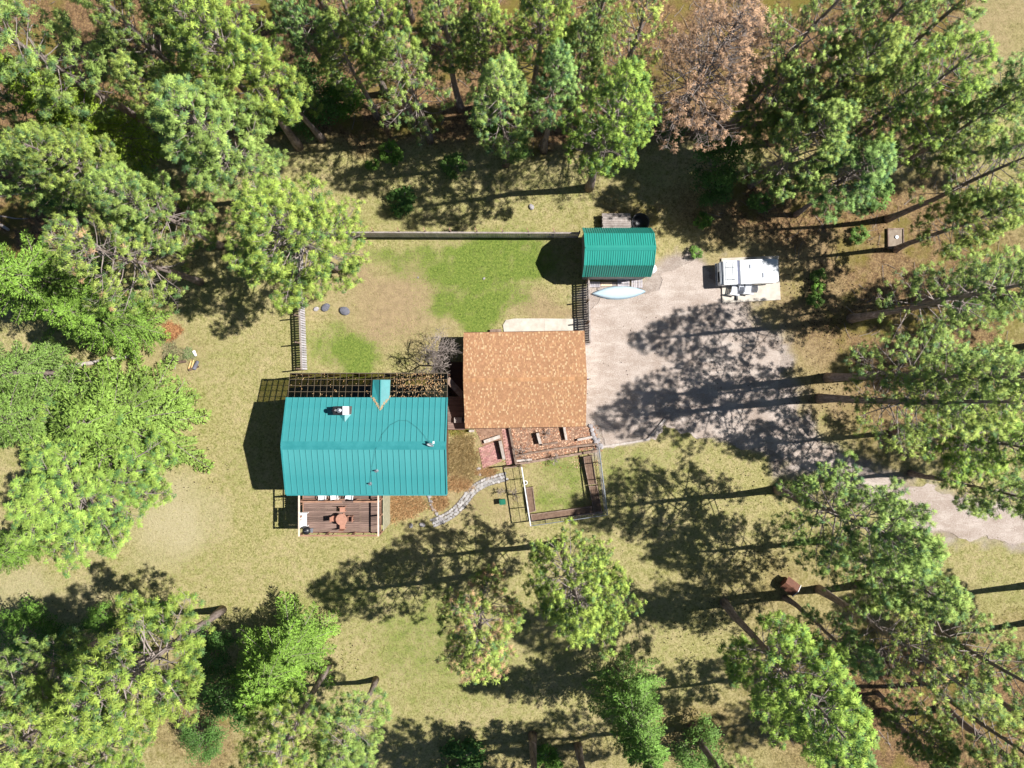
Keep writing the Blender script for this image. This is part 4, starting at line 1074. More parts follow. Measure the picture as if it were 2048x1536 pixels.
th = g_.uniform(0, 6.283, n); V = np.stack([base + .03 * np.stack([np.sin(th), np.cos(th), 0 * th], -1), base - .03 * np.stack([np.sin(th), np.cos(th), 0 * th], -1), base + .13 * np.stack([np.cos(th), -np.sin(th), .1 + 0 * th], -1)], 1)
tag(link('valley_leaves', np_tris('valley_leaves', V, np.tile(np.array(srgb(178,150,112)[:3]), (n, 1)), M['litter'])), 'dry needles caught in the valleys round the teal dormer', 'leaves', kind='stuff')

# ------------------------------------------------------------------ dry ornamental beds and leaf litter
def tuft_bed(name, cx, cy, rx, ry, n, cols, label, hgt, seed, cat='dry grass'):
    g_ = np.random.default_rng(seed); a = g_.uniform(0, 6.283, n); q = np.sqrt(g_.random(n)) * (1 + .18 * np.sin(a * 3 + seed) + .12 * np.sin(a * 7 + seed * 2)) * g_.uniform(.6, 1.2, n)
    cl = g_.normal(0, 1, (n // 30 + 1, 2)) * .0
    x = np.cos(a) * q * rx / PPM; y = np.sin(a) * q * ry / PPM
    th = g_.uniform(0, 6.283, n); ti = g_.uniform(.3, 1.3, n); L_ = g_.uniform(.15, .42, n) * hgt
    d = np.stack([np.cos(th) * np.sin(ti), np.sin(th) * np.sin(ti), np.cos(ti)], -1); sdv = np.stack([-np.sin(th), np.cos(th), 0 * th], -1) * .014
    b_ = np.stack([x, y, 0 * x], -1); V = np.stack([b_ + sdv, b_ - sdv, b_ + d * L_[:, None]], 1)
    c = np.array([srgb(*k)[:3] for k in cols])[g_.integers(0, len(cols), n)] * g_.uniform(.8, 1.5, (n, 1))
    return tag(link(name, np_tris(name, V, c, M['grass']), None, G(cx, cy)), label, cat, kind='stuff')
ORG = ((184,148,106),(160,122,84),(204,172,128),(146,126,90)); OLV = ((168,146,104),(148,128,88),(190,168,124),(134,120,78))
tuft_bed('dry_grass', 805, 1012, 46, 26, 5200, ORG, 'orange dry ornamental grass bed right of the deck', 1, 1)
tuft_bed('dry_grass', 880, 1003, 15, 19, 2000, ORG, 'orange dry grass clump inside the white rock edging', 1, 2)
tuft_bed('dry_grass', 918, 966, 26, 17, 3000, ORG, 'orange dry grass between the house and the stone path', 1, 3)
tuft_bed('dry_grass', 922, 915, 32, 42, 6500, OLV, 'tan twiggy shrub mass against the right house wall', 1.7, 4)
tuft_bed('dry_grass', 915, 862, 20, 9, 900, ((140,150,70),(170,150,90)), 'small yellow green plants below the porch', 1, 5)
tuft_bed('dry_grass', 972, 944, 22, 8, 1100, ORG, 'small dry grass tuft below the brick patio', 1, 6)
# fallen leaves on the terraces
n = 2600; px = g_.uniform(945, 1205, n); py = g_.uniform(850, 935, n)
kk = (poly_dist(px, py, [(1020,856),(1188,852),(1200,900),(1034,930),(1022,900)]) < 0) | (g_.random(n) < .12); px, py = px[kk], py[kk]; n = len(px)
b_ = np.stack([(px - 1024) / PPM, (768 - py) / PPM, np.full(n, .03)], -1); th = g_.uniform(0, 6.283, n); sc = g_.uniform(.04, .09, n)[:, None]
e1 = np.stack([np.cos(th), np.sin(th), g_.uniform(-.2, .4, n)], -1) * sc; e2 = np.stack([-np.sin(th), np.cos(th), g_.uniform(0, .4, n)], -1) * sc * .7
V = np.stack([b_ - e1, b_ + e2, b_ + e1], 1); V[:, :, 2] = np.maximum(V[:, :, 2], .022)
c = np.array([srgb(*k)[:3] for k in ((206,162,132),(180,128,98),(226,190,160),(140,92,70))])[g_.integers(0, 4, n)]
tag(link('fallen_leaves', np_tris('fallen_leaves', V, c, M['litter'])), 'pinkish brown fallen leaves covering the terrace beds', 'leaves', kind='stuff')
# pine cones scattered on the ground
mb = MB(); rr = random.Random(77)
spots = [(1660,800,90,60,150),(1680,620,80,60,90),(1600,560,100,40,110),(1430,1240,80,60,110),(640,1290,90,70,130),(1500,980,120,60,80),(1300,1290,80,40,60),(1540,1120,100,30,80),(380,930,60,60,60),(250,1200,150,40,60),(1700,470,80,40,70),(1280,1040,90,50,60),(1400,700,250,120,110),(1640,650,70,30,60)]
for cx, cy, rx, ry, k in spots:
    for _ in range(k):
        x, y = rr.gauss(cx, rx * .6), rr.gauss(cy, ry * .6)
        if 560 < x < 1175 and 590 < y < 1075: continue
        p = G(x, y); s = rr.uniform(.035, .065); a = rr.uniform(0, 6.28); d = Vector((math.cos(a), math.sin(a), 0)) * s; n_ = Vector((-d.y, d.x, 0)) * .7
        mb.add([p - d, p + n_, p + d * 1.2, p - n_, p + Vector((0, 0, s * 1.3)), p - Vector((0, 0, .02))], [(0,4,1),(1,4,2),(2,4,3),(3,4,0),(1,5,0),(2,5,1),(3,5,2),(0,5,3)])
for f in (0,):
    me_ = mb.mesh('pine_cones', M['cone'])
    bm = bmesh.new(); bm.from_mesh(me_); bmesh.ops.recalc_face_normals(bm, faces=bm.faces[:]); bm.to_mesh(me_); bm.free()
tag(link('pine_cones', me_), 'dark pine cones scattered over the dry ground', 'pine cones', kind='stuff')

# ------------------------------------------------------------------ trees
UP = np.array([0, 0, 1.0])
def unit(v): return v / (np.linalg.norm(v, axis=-1, keepdims=True) + 1e-9)
def blade_tris(cen, dr, size, col, k, w, g_, spread=1.0, upn=.74, droop=0.0):
    """k needle blades round every tuft centre; shading normals follow the rounded tuft"""
    n = len(cen)
    d = unit(unit(g_.normal(size=(n, k, 3))) * spread + dr[:, None, :])
    d[..., 2] = np.where(d[..., 2] < -.25, d[..., 2] * .3, d[..., 2]) - droop
    d = unit(d)
    L = size[:, None, None] * g_.uniform(.7, 1.1, (n, k, 1))
    side = unit(np.cross(d, UP + g_.normal(size=(n, k, 3)) * .25)) * (w * .5) * g_.uniform(.7, 1.3, (n, k, 1))
    s = cen[:, None, :] + d * .03; t = cen[:, None, :] + d * L
    fl = (g_.random((n, k, 1)) < .5)
    a = np.where(fl, s + side, t + side); b = np.where(fl, s - side, t - side); c = np.where(fl, t, s)
    nz = np.cross(b - a, c - a)[..., 2:3]
    a, b = np.where(nz < 0, b, a), np.where(nz < 0, a, b)
    V = np.stack([a, b, c], 2).reshape(-1, 3, 3)
    N = unit(d * .68 + UP * upn); N = np.repeat(N.reshape(-1, 1, 3), 3, 1)
    cc = col[:, None, :] * g_.uniform(.8, 1.15, (n, k, 1)); 
    return V, N, cc.reshape(-1, 3)

def trunk_curve(g_, h, wob=.25, n=9):
    z = np.linspace(0, h, n); x = np.cumsum(g_.normal(0, wob / n ** .5, n)) ; y = np.cumsum(g_.normal(0, wob / n ** .5, n)); x -= x[0]; y -= y[0]
    return lambda q: np.array([np.interp(q, z, x), np.interp(q, z, y), q])

NEED = np.array(srgb(142,171,86)[:3]); YEL = np.array(srgb(188,204,108)[:3]); DRK = np.array(srgb(100,134,84)[:3]); BRN = np.array(srgb(200,170,132)[:3])
def make_pine(seed, h, r, cb, nb, brown=0.0, sparse=1.0, low=0.0, dead=False, blades=32, size=.215):
    g_ = np.random.default_rng(seed); tc = trunk_curve(g_, h)
    wood = MB(); limb = MB(); R0 = .0112 * h + .04
    zs_ = np.linspace(-.05, h * .97, 14)
    wood.tube([tc(max(z, 0)) + (0 if z >= 0 else np.array([0, 0, z])) for z in zs_], [R0 * (1.35 if i == 0 else 1.12 if i == 1 else 1) * (1 - .9 * max(z, 0) / h) + .012 for i, z in enumerate(zs_)], 9)
    cen, dirs, sz, col = [], [], [], []
    def tuft(p, d, s=1):
        if g_.random() > sparse * (1 - low * (1 - np.clip((p[2] / h - cb) / (1 - cb) * 1.6, 0, 1))): return
        cen.append(p); dirs.append(d); sz.append(size * g_.uniform(.75, 1.2) * s)
        k = g_.random()
        if dead: c = np.array(srgb(192,156,124)[:3]) * g_.uniform(.6, 1.15)
        elif g_.random() < brown: c = BRN * g_.uniform(.7, 1.1)
        else:
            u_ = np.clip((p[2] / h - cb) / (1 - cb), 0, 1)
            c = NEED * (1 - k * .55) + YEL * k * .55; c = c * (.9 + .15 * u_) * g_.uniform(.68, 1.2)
            if g_.random() < .2: c = DRK * g_.uniform(.8, 1.1)
        col.append(c)
    lobes = [(g_.uniform(0, 6.283), g_.uniform(.1, .9), g_.uniform(.85, 1.12)) for _ in range(7)]
    for i in range(nb):
        u = (i + g_.random()) / nb; u = u ** .9; z = h * (cb + (1 - cb) * .97 * u)
        az = i * 2.39996 + g_.normal(0, .35)
        lb = 1.0
        for la, lu, lk in lobes:
            if abs(u - lu) < .2 and math.cos(az - la) > .55: lb *= lk
        L = (r * min(1, .62 + 1.5 * u) * (1 - u ** 1.6) ** .75 * g_.uniform(.72, 1.12) + .35) * lb
        el = -.15 + .75 * u + g_.normal(0, .1)
        p = tc(z); pts = [p]; d = np.array([math.cos(az) * math.cos(el), math.sin(az) * math.cos(el), math.sin(el)])
        ns = 5
        for k in range(ns):
            d = unit(d + np.array([g_.normal(0, .12), g_.normal(0, .12), .10 + g_.normal(0, .05)])); p = p + d * L / ns; pts.append(p)
        rb = .012 + .011 * L
        limb.tube(pts, [rb * (1 - .8 * k / ns) for k in range(ns + 1)], 4, False)
        tuft(pts[-1], d); tuft(pts[-1] - d * .16 + g_.normal(0, .05, 3), d)
        nsub = int(4 + L * 3.7)
        for k in range(nsub):
            s = 1 - .62 * g_.random() ** 1.3; q = s * ns; j = min(int(q), ns - 1); b0 = pts[j] + (pts[j + 1] - pts[j]) * (q - j)
            dl = unit(pts[j + 1] - pts[j]); sdv = unit(np.cross(dl, UP)) * (1 if k % 2 else -1)
            sdir = unit(dl * .6 + sdv * g_.uniform(.5, 1.1) + UP * g_.uniform(.0, .55)); Ls = (.28 + .36 * L * (1.08 - s)) * g_.uniform(.6, 1.15)
            e = b0 + sdir * Ls + UP * .08 * Ls
            limb.tube([b0, b0 + sdir * Ls * .55, e], [.012, .01, .006], 3, False)
            tuft(e, unit(sdir + UP * .5))
            if Ls > .45: tuft(b0 + sdir * Ls * .6 + g_.normal(0, .07, 3), unit(sdir + UP * .7), .85)
            if Ls > .8: tuft(b0 + sdir * Ls * .8 + g_.normal(0, .14, 3), unit(sdir + UP * .7), .9)
            if Ls > .6: tuft(b0 + sdir * Ls * .85 + sdv * 0 + g_.normal(0, .16, 3), unit(sdir + UP * .6), .85)
    for k in range(6): tuft(tc(h * .97) + g_.normal(0, .1, 3) + UP * .05 * k, UP)
    if cb > .3:                                           # bare dead stubs below the crown
        for i in range(10):
            z = h * g_.uniform(.25, cb); az = g_.uniform(0, 6.283); L = g_.uniform(.3, 1.1); p = tc(z)
            limb.tube([p, p + np.array([math.cos(az), math.sin(az), -.1]) * L * .6, p + np.array([math.cos(az), math.sin(az), -.25]) * L], [.018, .013, .006], 3, False)
    V, N, cc = blade_tris(np.array(cen), np.array(dirs) * .45, np.array(sz), np.array(col), blades, .029, g_)
    return wood.mesh('trunk', M['bark'], True), limb.mesh('branches', M['twig'], True), np_tris('crown', V, cc, M['leaf'], N), h, r

def make_fir(seed, h, r, cb, nb, base=(132,164,78), blade=.15):
    g_ = np.random.default_rng(seed); tc = trunk_curve(g_, h, .12); wood = MB(); limb = MB(); R0 = .012 * h + .02
    zs_ = np.linspace(-.05, h * .98, 10)
    wood.tube([tc(max(z, 0)) + (0 if z >= 0 else np.array([0, 0, z])) for z in zs_], [R0 * (1 - .92 * max(z, 0) / h) + .01 for z in zs_], 8)
    A, D, SZ, CL = [], [], [], []; b0c = np.array(srgb(*base)[:3])
    for i in range(nb):
        u = ((i + g_.random()) / nb) ** .85; z = h * (cb + (1 - cb) * .97 * u); az = i * 2.39996 + g_.normal(0, .3)
        L = (r * (1 - u) ** .8 * g_.uniform(.72, 1.15) + .22); el = -.12 + .55 * u + g_.normal(0, .07)
        p = tc(z); d = np.array([math.cos(az) * math.cos(el), math.sin(az) * math.cos(el), math.sin(el)]); pts = [p]; ns = 6
        for k in range(ns):
            d = unit(d + np.array([g_.normal(0, .07), g_.normal(0, .07), -.05 + .05 * k / 2 + g_.normal(0, .03)])); p = p + d * L / ns; pts.append(p)
        limb.tube(pts, [(.01 + .008 * L) * (1 - .8 * k / ns) for k in range(ns + 1)], 4, False)
        tint = g_.uniform(.75, 1.15)
        nsub = int(6 + L * 7)
        for k in range(nsub):
            s = (k + .5) / nsub * .85 + .15; q = s * ns; j = min(int(q), ns - 1); b0 = pts[j] + (pts[j+1] - pts[j]) * (q - j); dl = unit(pts[j+1] - pts[j])
            sdv = unit(np.cross(dl, UP)) * (1 if k % 2 else -1); sdir = unit(dl * .75 + sdv * g_.uniform(.6, 1.1) + UP * g_.normal(0, .14))
            Ls = (.16 + .34 * L * (1.06 - s)) * g_.uniform(.7, 1.15); m_ = max(3, int(Ls / .085))
            if Ls > .5: limb.tube([b0, b0 + sdir * Ls], [.008, .004], 3, False)
            for q_ in range(m_):
                pp = b0 + sdir * Ls * (q_ + .5) / m_; s2 = unit(np.cross(sdir, UP))
                for sg in (-1, 1):
                    A.append(pp); D.append(unit(sdir * .8 + s2 * sg * .8 + UP * g_.uniform(-.1, .45))); SZ.append(blade * g_.uniform(.7, 1.3) * (1.15 - .4 * q_ / m_)); CL.append(b0c * tint * g_.uniform(.75, 1.2))
            A.append(b0 + sdir * Ls); D.append(sdir); SZ.append(blade); CL.append(b0c * tint * 1.2)
        A.append(pts[-1]); D.append(d); SZ.append(blade * 1.3); CL.append(b0c * 1.2)
    A = np.array(A); D = np.array(D); SZ = np.array(SZ)[:, None]; CL = np.array(CL); n = len(A)
    side = unit(np.cross(D, UP + g_.normal(size=(n, 3)) * .35)) * .036
    a, b, c = A + side, A - side, A + D * SZ
    nz = np.cross(b - a, c - a)[:, 2:3]; a, b = np.where(nz < 0, b, a), np.where(nz < 0, a, b)
    V = np.stack([a, b, c], 1)
    out = A.copy(); out[:, 2] = 0; N = unit(unit(out) * .55 + UP * .7 + g_.normal(size=(n, 3)) * .55); N = np.repeat(N[:, None, :], 3, 1)
    return wood.mesh('trunk', M['bark'], True), limb.mesh('branches', M['twig'], True), np_tris('crown', V, CL, M['leaf'], N), h, r

def make_leafy(seed, h, r, n, base=(110,144,68)):
    g_ = np.random.default_rng(seed); wood = MB(); limb = MB(); wood.tube([(0, 0, -.03), (.03, .02, h * .3), (-.02, .04, h * .6)], [.05, .04, .025], 7)
    cl = []; b0c = np.array(srgb(*base)[:3])
    for i in range(int(14 + n / 220)):
        az = g_.uniform(0, 6.283); q = r * math.sqrt(g_.random()) * .85; z = h * g_.uniform(.35, .95) * (1 - .35 * (q / r) ** 2); c = np.array([q * math.cos(az), q * math.sin(az), z])
        cl.append(c); limb.tube([(0, .02, h * .25), c * np.array([.5, .5, .75]), c], [.025, .015, .006], 4, False)
    cl = np.array(cl); k = g_.integers(0, len(cl), n); P = cl[k] + unit(g_.normal(size=(n, 3))) * (g_.random((n, 1)) ** .5) * r * .34 * np.array([1, 1, .7]); P[:, 2] = np.maximum(P[:, 2], .05)
    d = unit(g_.normal(size=(n, 3)) * np.array([1, 1, .35])); side = unit(np.cross(d, UP + g_.normal(size=(n, 3)) * .4)) * .04
    s = .13 * g_.uniform(.6, 1.3, (n, 1)); a, b, c = P + side, P - side, P + d * s
    nz = np.cross(b - a, c - a)[:, 2:3]; a, b = np.where(nz < 0, b, a), np.where(nz < 0, a, b); V = np.stack([a, b, c], 1)
    N = unit(unit(P - cl[k]) * .6 + UP * .8); N = np.repeat(N[:, None, :], 3, 1)
    tint = g_.uniform(.65, 1.2, len(cl))[k][:, None]
    return wood.mesh('trunk', M['bark']), limb.mesh('branches', M['twig']), np_tris('crown', V, b0c * tint * g_.uniform(.7, 1.25, (n, 1)), M['leaf'], N), h, r

PROTO = dict(
    broad=[make_pine(1, 15, 4.0, .28, 88, sparse=.85), make_pine(2, 15, 4.0, .3, 84, sparse=.85)],
    mid=[make_pine(3, 18, 3.0, .38, 76, sparse=.92), make_pine(4, 18, 3.0, .36, 78, sparse=.88), make_pine(8, 18, 3.0, .40, 72, sparse=.92)],
    tall=[make_pine(15, 23, 3.5, .30, 66, sparse=.85, low=.75), make_pine(16, 23, 3.5, .34, 62, sparse=.82, low=.75)],
    open=[make_pine(13, 19, 3.2, .44, 54, sparse=.7), make_pine(14, 19, 3.2, .46, 52, sparse=.68)],
    slim=[make_pine(5, 20, 2.3, .42, 64, sparse=.85), make_pine(9, 20, 2.3, .40, 62, sparse=.8)],
    brown=[make_pine(6, 16, 3.0, .32, 70, brown=.24, sparse=.8)],
    sparse=[make_pine(7, 18, 3.1, .36, 66, sparse=.4, brown=.06)],
    dead=[make_pine(10, 18, 3.2, .3, 130, sparse=.24, dead=True, blades=20)],
    fir=[make_fir(20, 13, 2.8, .1, 105), make_fir(21, 13, 2.8, .12, 95)],
    firwide=[make_fir(22, 9, 3.6, .06, 100), make_fir(23, 9, 3.6, .06, 105)],
    leafy=[make_leafy(30, 4, 1.8, 4200), make_leafy(31, 4, 1.8, 4200)],
    bush=[make_leafy(32, 1.0, .7, 900), make_leafy(33, 1.0, .7, 900)])
T_rng = random.Random(5)
ZCF = dict(broad=.62, mid=.68, tall=.68, open=.68, slim=.70, brown=.64, sparse=.66, dead=.62, fir=.48, firwide=.38, leafy=.6, bush=.5)
def tree(kind, cx, cy, rp, zc, tint, label, name=None, base=None, hscale=None, cat='tree', group=None):
    """cx, cy: where the crown's middle (height zc) shows in the photo, rp its radius there"""
    P = PROTO[kind]; tr, br, cr, h0, r0 = P[T_rng.randrange(len(P))]
    c = G(cx, cy, zc)
    x, y = (c.x, c.y) if base is None else tuple(G(*base)[:2])
    rm = rp / PPM * (HC - zc) / HC; h = zc / ZCF[kind]
    nm = name or {'fir': 'fir_tree', 'firwide': 'fir_tree', 'leafy': 'leafy_tree', 'bush': 'shrub', 'dead': 'dead_pine_tree'}.get(kind, 'pine_tree')
    e = empty(nm, (x, y, 0), label, cat, group)
    e.rotation_euler.z = T_rng.uniform(0, 6.283)
    for part, me_ in (('trunk', tr), ('branches', br), ('crown', cr)):
        o = link(part, me_, e); o.scale = (rm / r0, rm / r0, h / h0) if part != 'trunk' else ((h / h0) * .9 + .1, (h / h0) * .9 + .1, h / h0)
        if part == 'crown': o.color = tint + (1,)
    return e
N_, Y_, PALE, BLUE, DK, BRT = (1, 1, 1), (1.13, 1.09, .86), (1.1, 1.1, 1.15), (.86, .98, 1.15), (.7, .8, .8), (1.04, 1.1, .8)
LO = (1.12, 1.04, .95)
TREES = [
 ('mid', 95, 95, 118, 14, PALE, 'large pale green pine filling the top left corner'),
 ('mid', 258, 60, 85, 13.5, N_, 'grey green pine at the top edge right of the corner pine'),
 ('mid', 440, 118, 118, 13.5, Y_, 'broad yellow green pine near the top edge, left of the slim one'),
 ('fir', 175, 235, 100, 7.5, (1.35, 1.2, .6), 'yellow green fir between pale pines at the upper left'),
 ('mid', 425, 290, 125, 11.5, PALE, 'pale round crowned pine just above the big yellow pine'),
 ('mid', 165, 325, 90, 11, LO, 'light green pine below the yellow green fir at the left'),
 ('mid', 290, 420, 95, 10.5, N_, 'green pine between the sparse pine and the big yellow pine'),
 ('broad', 588, 480, 150, 10, Y_, 'big bright yellow green pine over the yard fence corner'),
 ('sparse', 235, 510, 120, 10.5, LO, 'thin pine showing grey branches above the left lawn'),
 ('firwide', 80, 555, 115, 5, BRT, 'bright green fir at the left edge beside the thin pine'),
 ('firwide', 215, 645, 90, 4, BRT, 'bright green fir touching the lawn above the fallen log'),
 ('firwide', 45, 745, 90, 4.5, PALE, 'pale green fir left of the fallen log'),
 ('firwide', 250, 845, 155, 3.6, (1.1, 1.05, .95), 'very wide low fir spreading over the left lawn'),
 ('firwide', 70, 830, 120, 5, N_, 'dense fir at the left edge behind the wide low fir'),
 ('broad', 160, 985, 165, 6, (1.05, 1.1, .9), 'wide low pine on the left lawn below the wide fir'),
 ('firwide', 20, 1100, 55, 2.5, BRT, 'small bright fir at the left edge below the wide pine'),
 ('slim', 545, 150, 72, 10.5, Y_, 'slim yellow tufted pine with a bare leaning trunk above the yard'),
 ('mid', 600, 40, 62, 12, BLUE, 'blue green pine at the top edge above the leafy thicket'),
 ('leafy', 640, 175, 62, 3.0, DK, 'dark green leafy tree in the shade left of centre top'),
 ('leafy', 690, 190, 42, 2.4, (.9, 1.1, .6), 'smaller leafy tree at the right of the dark thicket'),
 ('mid', 755, 70, 88, 12.5, Y_, 'yellow green pine at the top edge left of centre'),
 ('sparse', 820, 160, 90, 10, N_, 'open pine with grey limbs below the top yellow pine'),
 ('slim', 890, 45, 58, 12, N_, 'narrow green pine at the top edge near the centre'),
 ('slim', 1008, 205, 76, 11, PALE, 'pale slim pine standing above the lawn near the centre top'),
 ('mid', 1085, 65, 86, 12.5, Y_, 'bright yellow green pine at the top edge right of centre'),
 ('slim', 1105, 172, 64, 10.8, BLUE, 'blue green slim pine beside the bright top pine'),
 ('mid', 1232, 238, 95, 13, BRT, 'bright green pine with a pale leaning trunk above the shed'),
 ('sparse', 1262, 92, 82, 12, (1.35, 1.2, 1.1), 'sickly yellowish pine left of the dead brown pine'),
 ('slim', 1205, 25, 48, 12, N_, 'slim pine tip at the top edge above the sickly pine'),
 ('dead', 1425, 135, 140, 11.5, (1, 1, 1), 'dead brown pine with bare grey branches at the top'),
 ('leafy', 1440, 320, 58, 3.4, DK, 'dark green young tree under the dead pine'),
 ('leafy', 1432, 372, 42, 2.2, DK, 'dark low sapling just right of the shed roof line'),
 ('sparse', 1600, 90, 100, 12.5, N_, 'thin crowned pine with a bent trunk right of the dead pine'),
 ('broad', 1600, 290, 112, 8.5, N_, 'full green pine above the camper'),
 ('mid', 1755, 60, 95, 13, N_, 'green pine at the top edge left of the bare clearing'),
 ('open', 1835, 190, 110, 12, (1.0, 1.05, .8), 'tall pine leaning to the upper right at the clearing edge'),
 ('open', 1755, 215, 80, 10, N_, 'pine tucked left of the tall leaning one'),
 ('mid', 1700, 365, 92, 8, BLUE, 'blue green pine low above the long trunk shadow'),
 ('slim', 1885, 45, 70, 13, PALE, 'pale pine at the top edge beside the clearing'),
 ('slim', 2010, 190, 78, 12.5, BLUE, 'blue green pine at the right edge below the clearing'),
 ('open', 1975, 350, 100, 10.5, N_, 'shaded pine at the right edge above the well cover'),
 ('mid', 1960, 440, 78, 9, LO, 'light pine right of the well cover'),
 ('mid', 2005, 745, 70, 12, N_, 'pine tip at the right edge behind the leaning pair'),
 ('mid', 1975, 890, 95, 10, BRT, 'bright green pine at the right edge above the road'),
 ('slim', 1995, 985, 72, 9, N_, 'pine hanging its branches over the road at the right'),
 ('broad', 1712, 1042, 130, 11.5, (.95, 1.0, 1.0), 'big full pine in the bend below the gravel road'),
 ('mid', 1805, 1165, 98, 10.5, N_, 'pine below the big full one near the road'),
 ('open', 1960, 1310, 100, 13, N_, 'tall pine leaning to the lower right corner'),
 ('mid', 1598, 1358, 132, 13, BRT, 'huge bright pine with a thick dark trunk at the lower right'),
 ('sparse', 1832, 1308, 105, 12, LO, 'thin grey branched pine beside the huge bright one'),
 ('mid', 1690, 1500, 75, 10, BLUE, 'dark pine at the bottom edge below the huge bright one'),
 ('slim', 2000, 1475, 75, 12, LO, 'pale pine in the bottom right corner'),
 ('mid', 1855, 1470, 65, 6, N_, 'small open pine near the bottom right corner'),
 ('broad', 1148, 1170, 116, 10.5, Y_, 'round full pine just below the garden enclosure'),
 ('brown', 955, 1250, 104, 10.5, LO, 'pine with many brown tufts below the house'),
 ('fir', 1272, 1435, 82, 7, (.9, 1.0, .95), 'dark pointed fir at the bottom right of centre'),
 ('bush', 1095, 1520, 32, .7, BRT, 'small bright shrub at the bottom edge beside a bare trunk'),
 ('slim', 692, 1488, 84, 9, N_, 'pine at the bottom edge right of the yellow green one'),
 ('mid', 545, 1500, 96, 11.5, Y_, 'yellow green pine at the bottom edge with a leaning trunk'),
 ('firwide', 562, 1320, 112, 4.2, BRT, 'bright pointed fir on the lower left lawn'),
 ('mid', 262, 1362, 140, 12, (1.08, 1.05, .8), 'broad open pine with a thick trunk at the lower left'),
 ('leafy', 50, 1262, 62, 2.2, BRT, 'bright leafy shrub at the left edge on the lower lawn'),
 ('leafy', 200, 1245, 36, 1.6, BRT, 'small leafy shrub above the broad lower left pine'),
 ('leafy', 315, 1240, 40, 1.6, BRT, 'leafy shrub beside the thick trunk at the lower left'),
 ('mid', 95, 1470, 130, 12, Y_, 'large yellow green pine in the bottom left corner'),
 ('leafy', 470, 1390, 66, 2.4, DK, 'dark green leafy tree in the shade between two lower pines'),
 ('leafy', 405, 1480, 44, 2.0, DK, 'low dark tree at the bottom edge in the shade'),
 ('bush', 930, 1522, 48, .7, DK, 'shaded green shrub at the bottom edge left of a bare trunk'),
 ('leafy', 1405, 1500, 56, 2.0, N_, 'leafy sapling at the bottom edge right of the dark fir'),
 ('mid', 45, 1385, 95, 11, N_, 'green pine at the left edge above the corner pine'),
 ('mid', 190, 1500, 90, 11, BRT, 'bright pine at the bottom edge right of the corner pine'),
 ('leafy', 420, 1310, 46, 2.2, DK, 'dark sapling between the thick trunk and the pointed fir'),
 ('leafy', 130, 1290, 44, 2.2, DK, 'shaded sapling above the broad lower left pine'),
 ('mid', 335, 195, 82, 10.5, LO, 'light pine between the corner pine and the pale round one'),
 ('mid', 55, 345, 78, 10, PALE, 'pale pine at the left edge above the bright fir'),
 ('slim', 690, 110, 62, 9.5, LO, 'light slim pine above the leafy thicket'),
 ('slim', 962, 55, 58, 11, Y_, 'yellow green slim pine at the top edge near the centre'),
 ('mid', 1165, 120, 62, 10.5, N_, 'green pine between the blue green and the sickly one'),
 ('mid', 1690, 150, 88, 11, LO, 'light pine between the bent one and the tall leaning one'),
 ('mid', 1535, 205, 66, 8.5, N_, 'pine close to the right side of the dead pine'),
 ('mid', 1930, 260, 75, 11, LO, 'light pine below the clearing near the right edge'),
 ('mid', 350, 25, 70, 13, N_, 'green pine tip at the top edge above the broad yellow one'),
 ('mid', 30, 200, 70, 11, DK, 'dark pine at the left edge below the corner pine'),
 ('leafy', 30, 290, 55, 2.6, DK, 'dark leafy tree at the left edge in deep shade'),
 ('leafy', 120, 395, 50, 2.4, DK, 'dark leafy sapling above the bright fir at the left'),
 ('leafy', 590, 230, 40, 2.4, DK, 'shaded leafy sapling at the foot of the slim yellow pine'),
 ('sparse', 700, 25, 60, 11, LO, 'sparse pine tip at the top edge left of the yellow one'),
 ('sparse', 960, 110, 60, 9, LO, 'thin light pine between the narrow and the pale slim pines'),
 ('leafy', 1030, 290, 36, 2.0, N_, 'low green sapling under the pale slim pine'),
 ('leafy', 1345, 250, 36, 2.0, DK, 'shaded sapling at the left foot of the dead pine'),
 ('mid', 2030, 560, 70, 10, N_, 'pine at the right edge above the leaning pair'),
 ('slim', 1690, 1290, 60, 9, BLUE, 'slim blue green pine right of the huge bright one'),
 ('bush', 782, 306, 24, .7, BRT, 'bright shrub in the clearing above the fence'),
 ('bush', 745, 330, 14, .5, BRT, 'tiny shrub left of the bright one above the fence'),
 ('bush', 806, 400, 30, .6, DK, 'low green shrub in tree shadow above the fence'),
 ('bush', 1756, 386, 34, .8, N_, 'shrub at the foot of the blue green pine'),
 ('bush', 1718, 470, 18, .5, N_, 'small shrub near the well cover'),
 ('bush', 1636, 552, 16, .5, N_, 'upper of three small shrubs right of the camper'),
 ('bush', 1636, 578, 15, .5, BRT, 'middle of three small shrubs right of the camper'),
 ('bush', 1630, 602, 16, .5, N_, 'lower of three small shrubs right of the camper'),
 ('bush', 1408, 442, 18, .5, BRT, 'small bright shrub right of the black tub'),
 ('bush', 1392, 505, 14, .4, N_, 'small shrub left of the camper'),
 ('bush', 1520, 405, 24, .6, N_, 'shrub below the full green pine'),
 ('bush', 985, 245, 34, .8, BRT, 'bright green bush at the foot of the pale slim pine'),
 ('bush', 905, 330, 26, .6, N_, 'green bush below the open pine'),
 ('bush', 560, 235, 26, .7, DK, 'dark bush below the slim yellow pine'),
]
for a in TREES:
    kind = a[0]
    tree(*a[:7], cat='shrub' if kind == 'bush' else 'tree', group={'bush': 'shrubs on the forest edge'}.get(kind, 'trees round the clearing'))
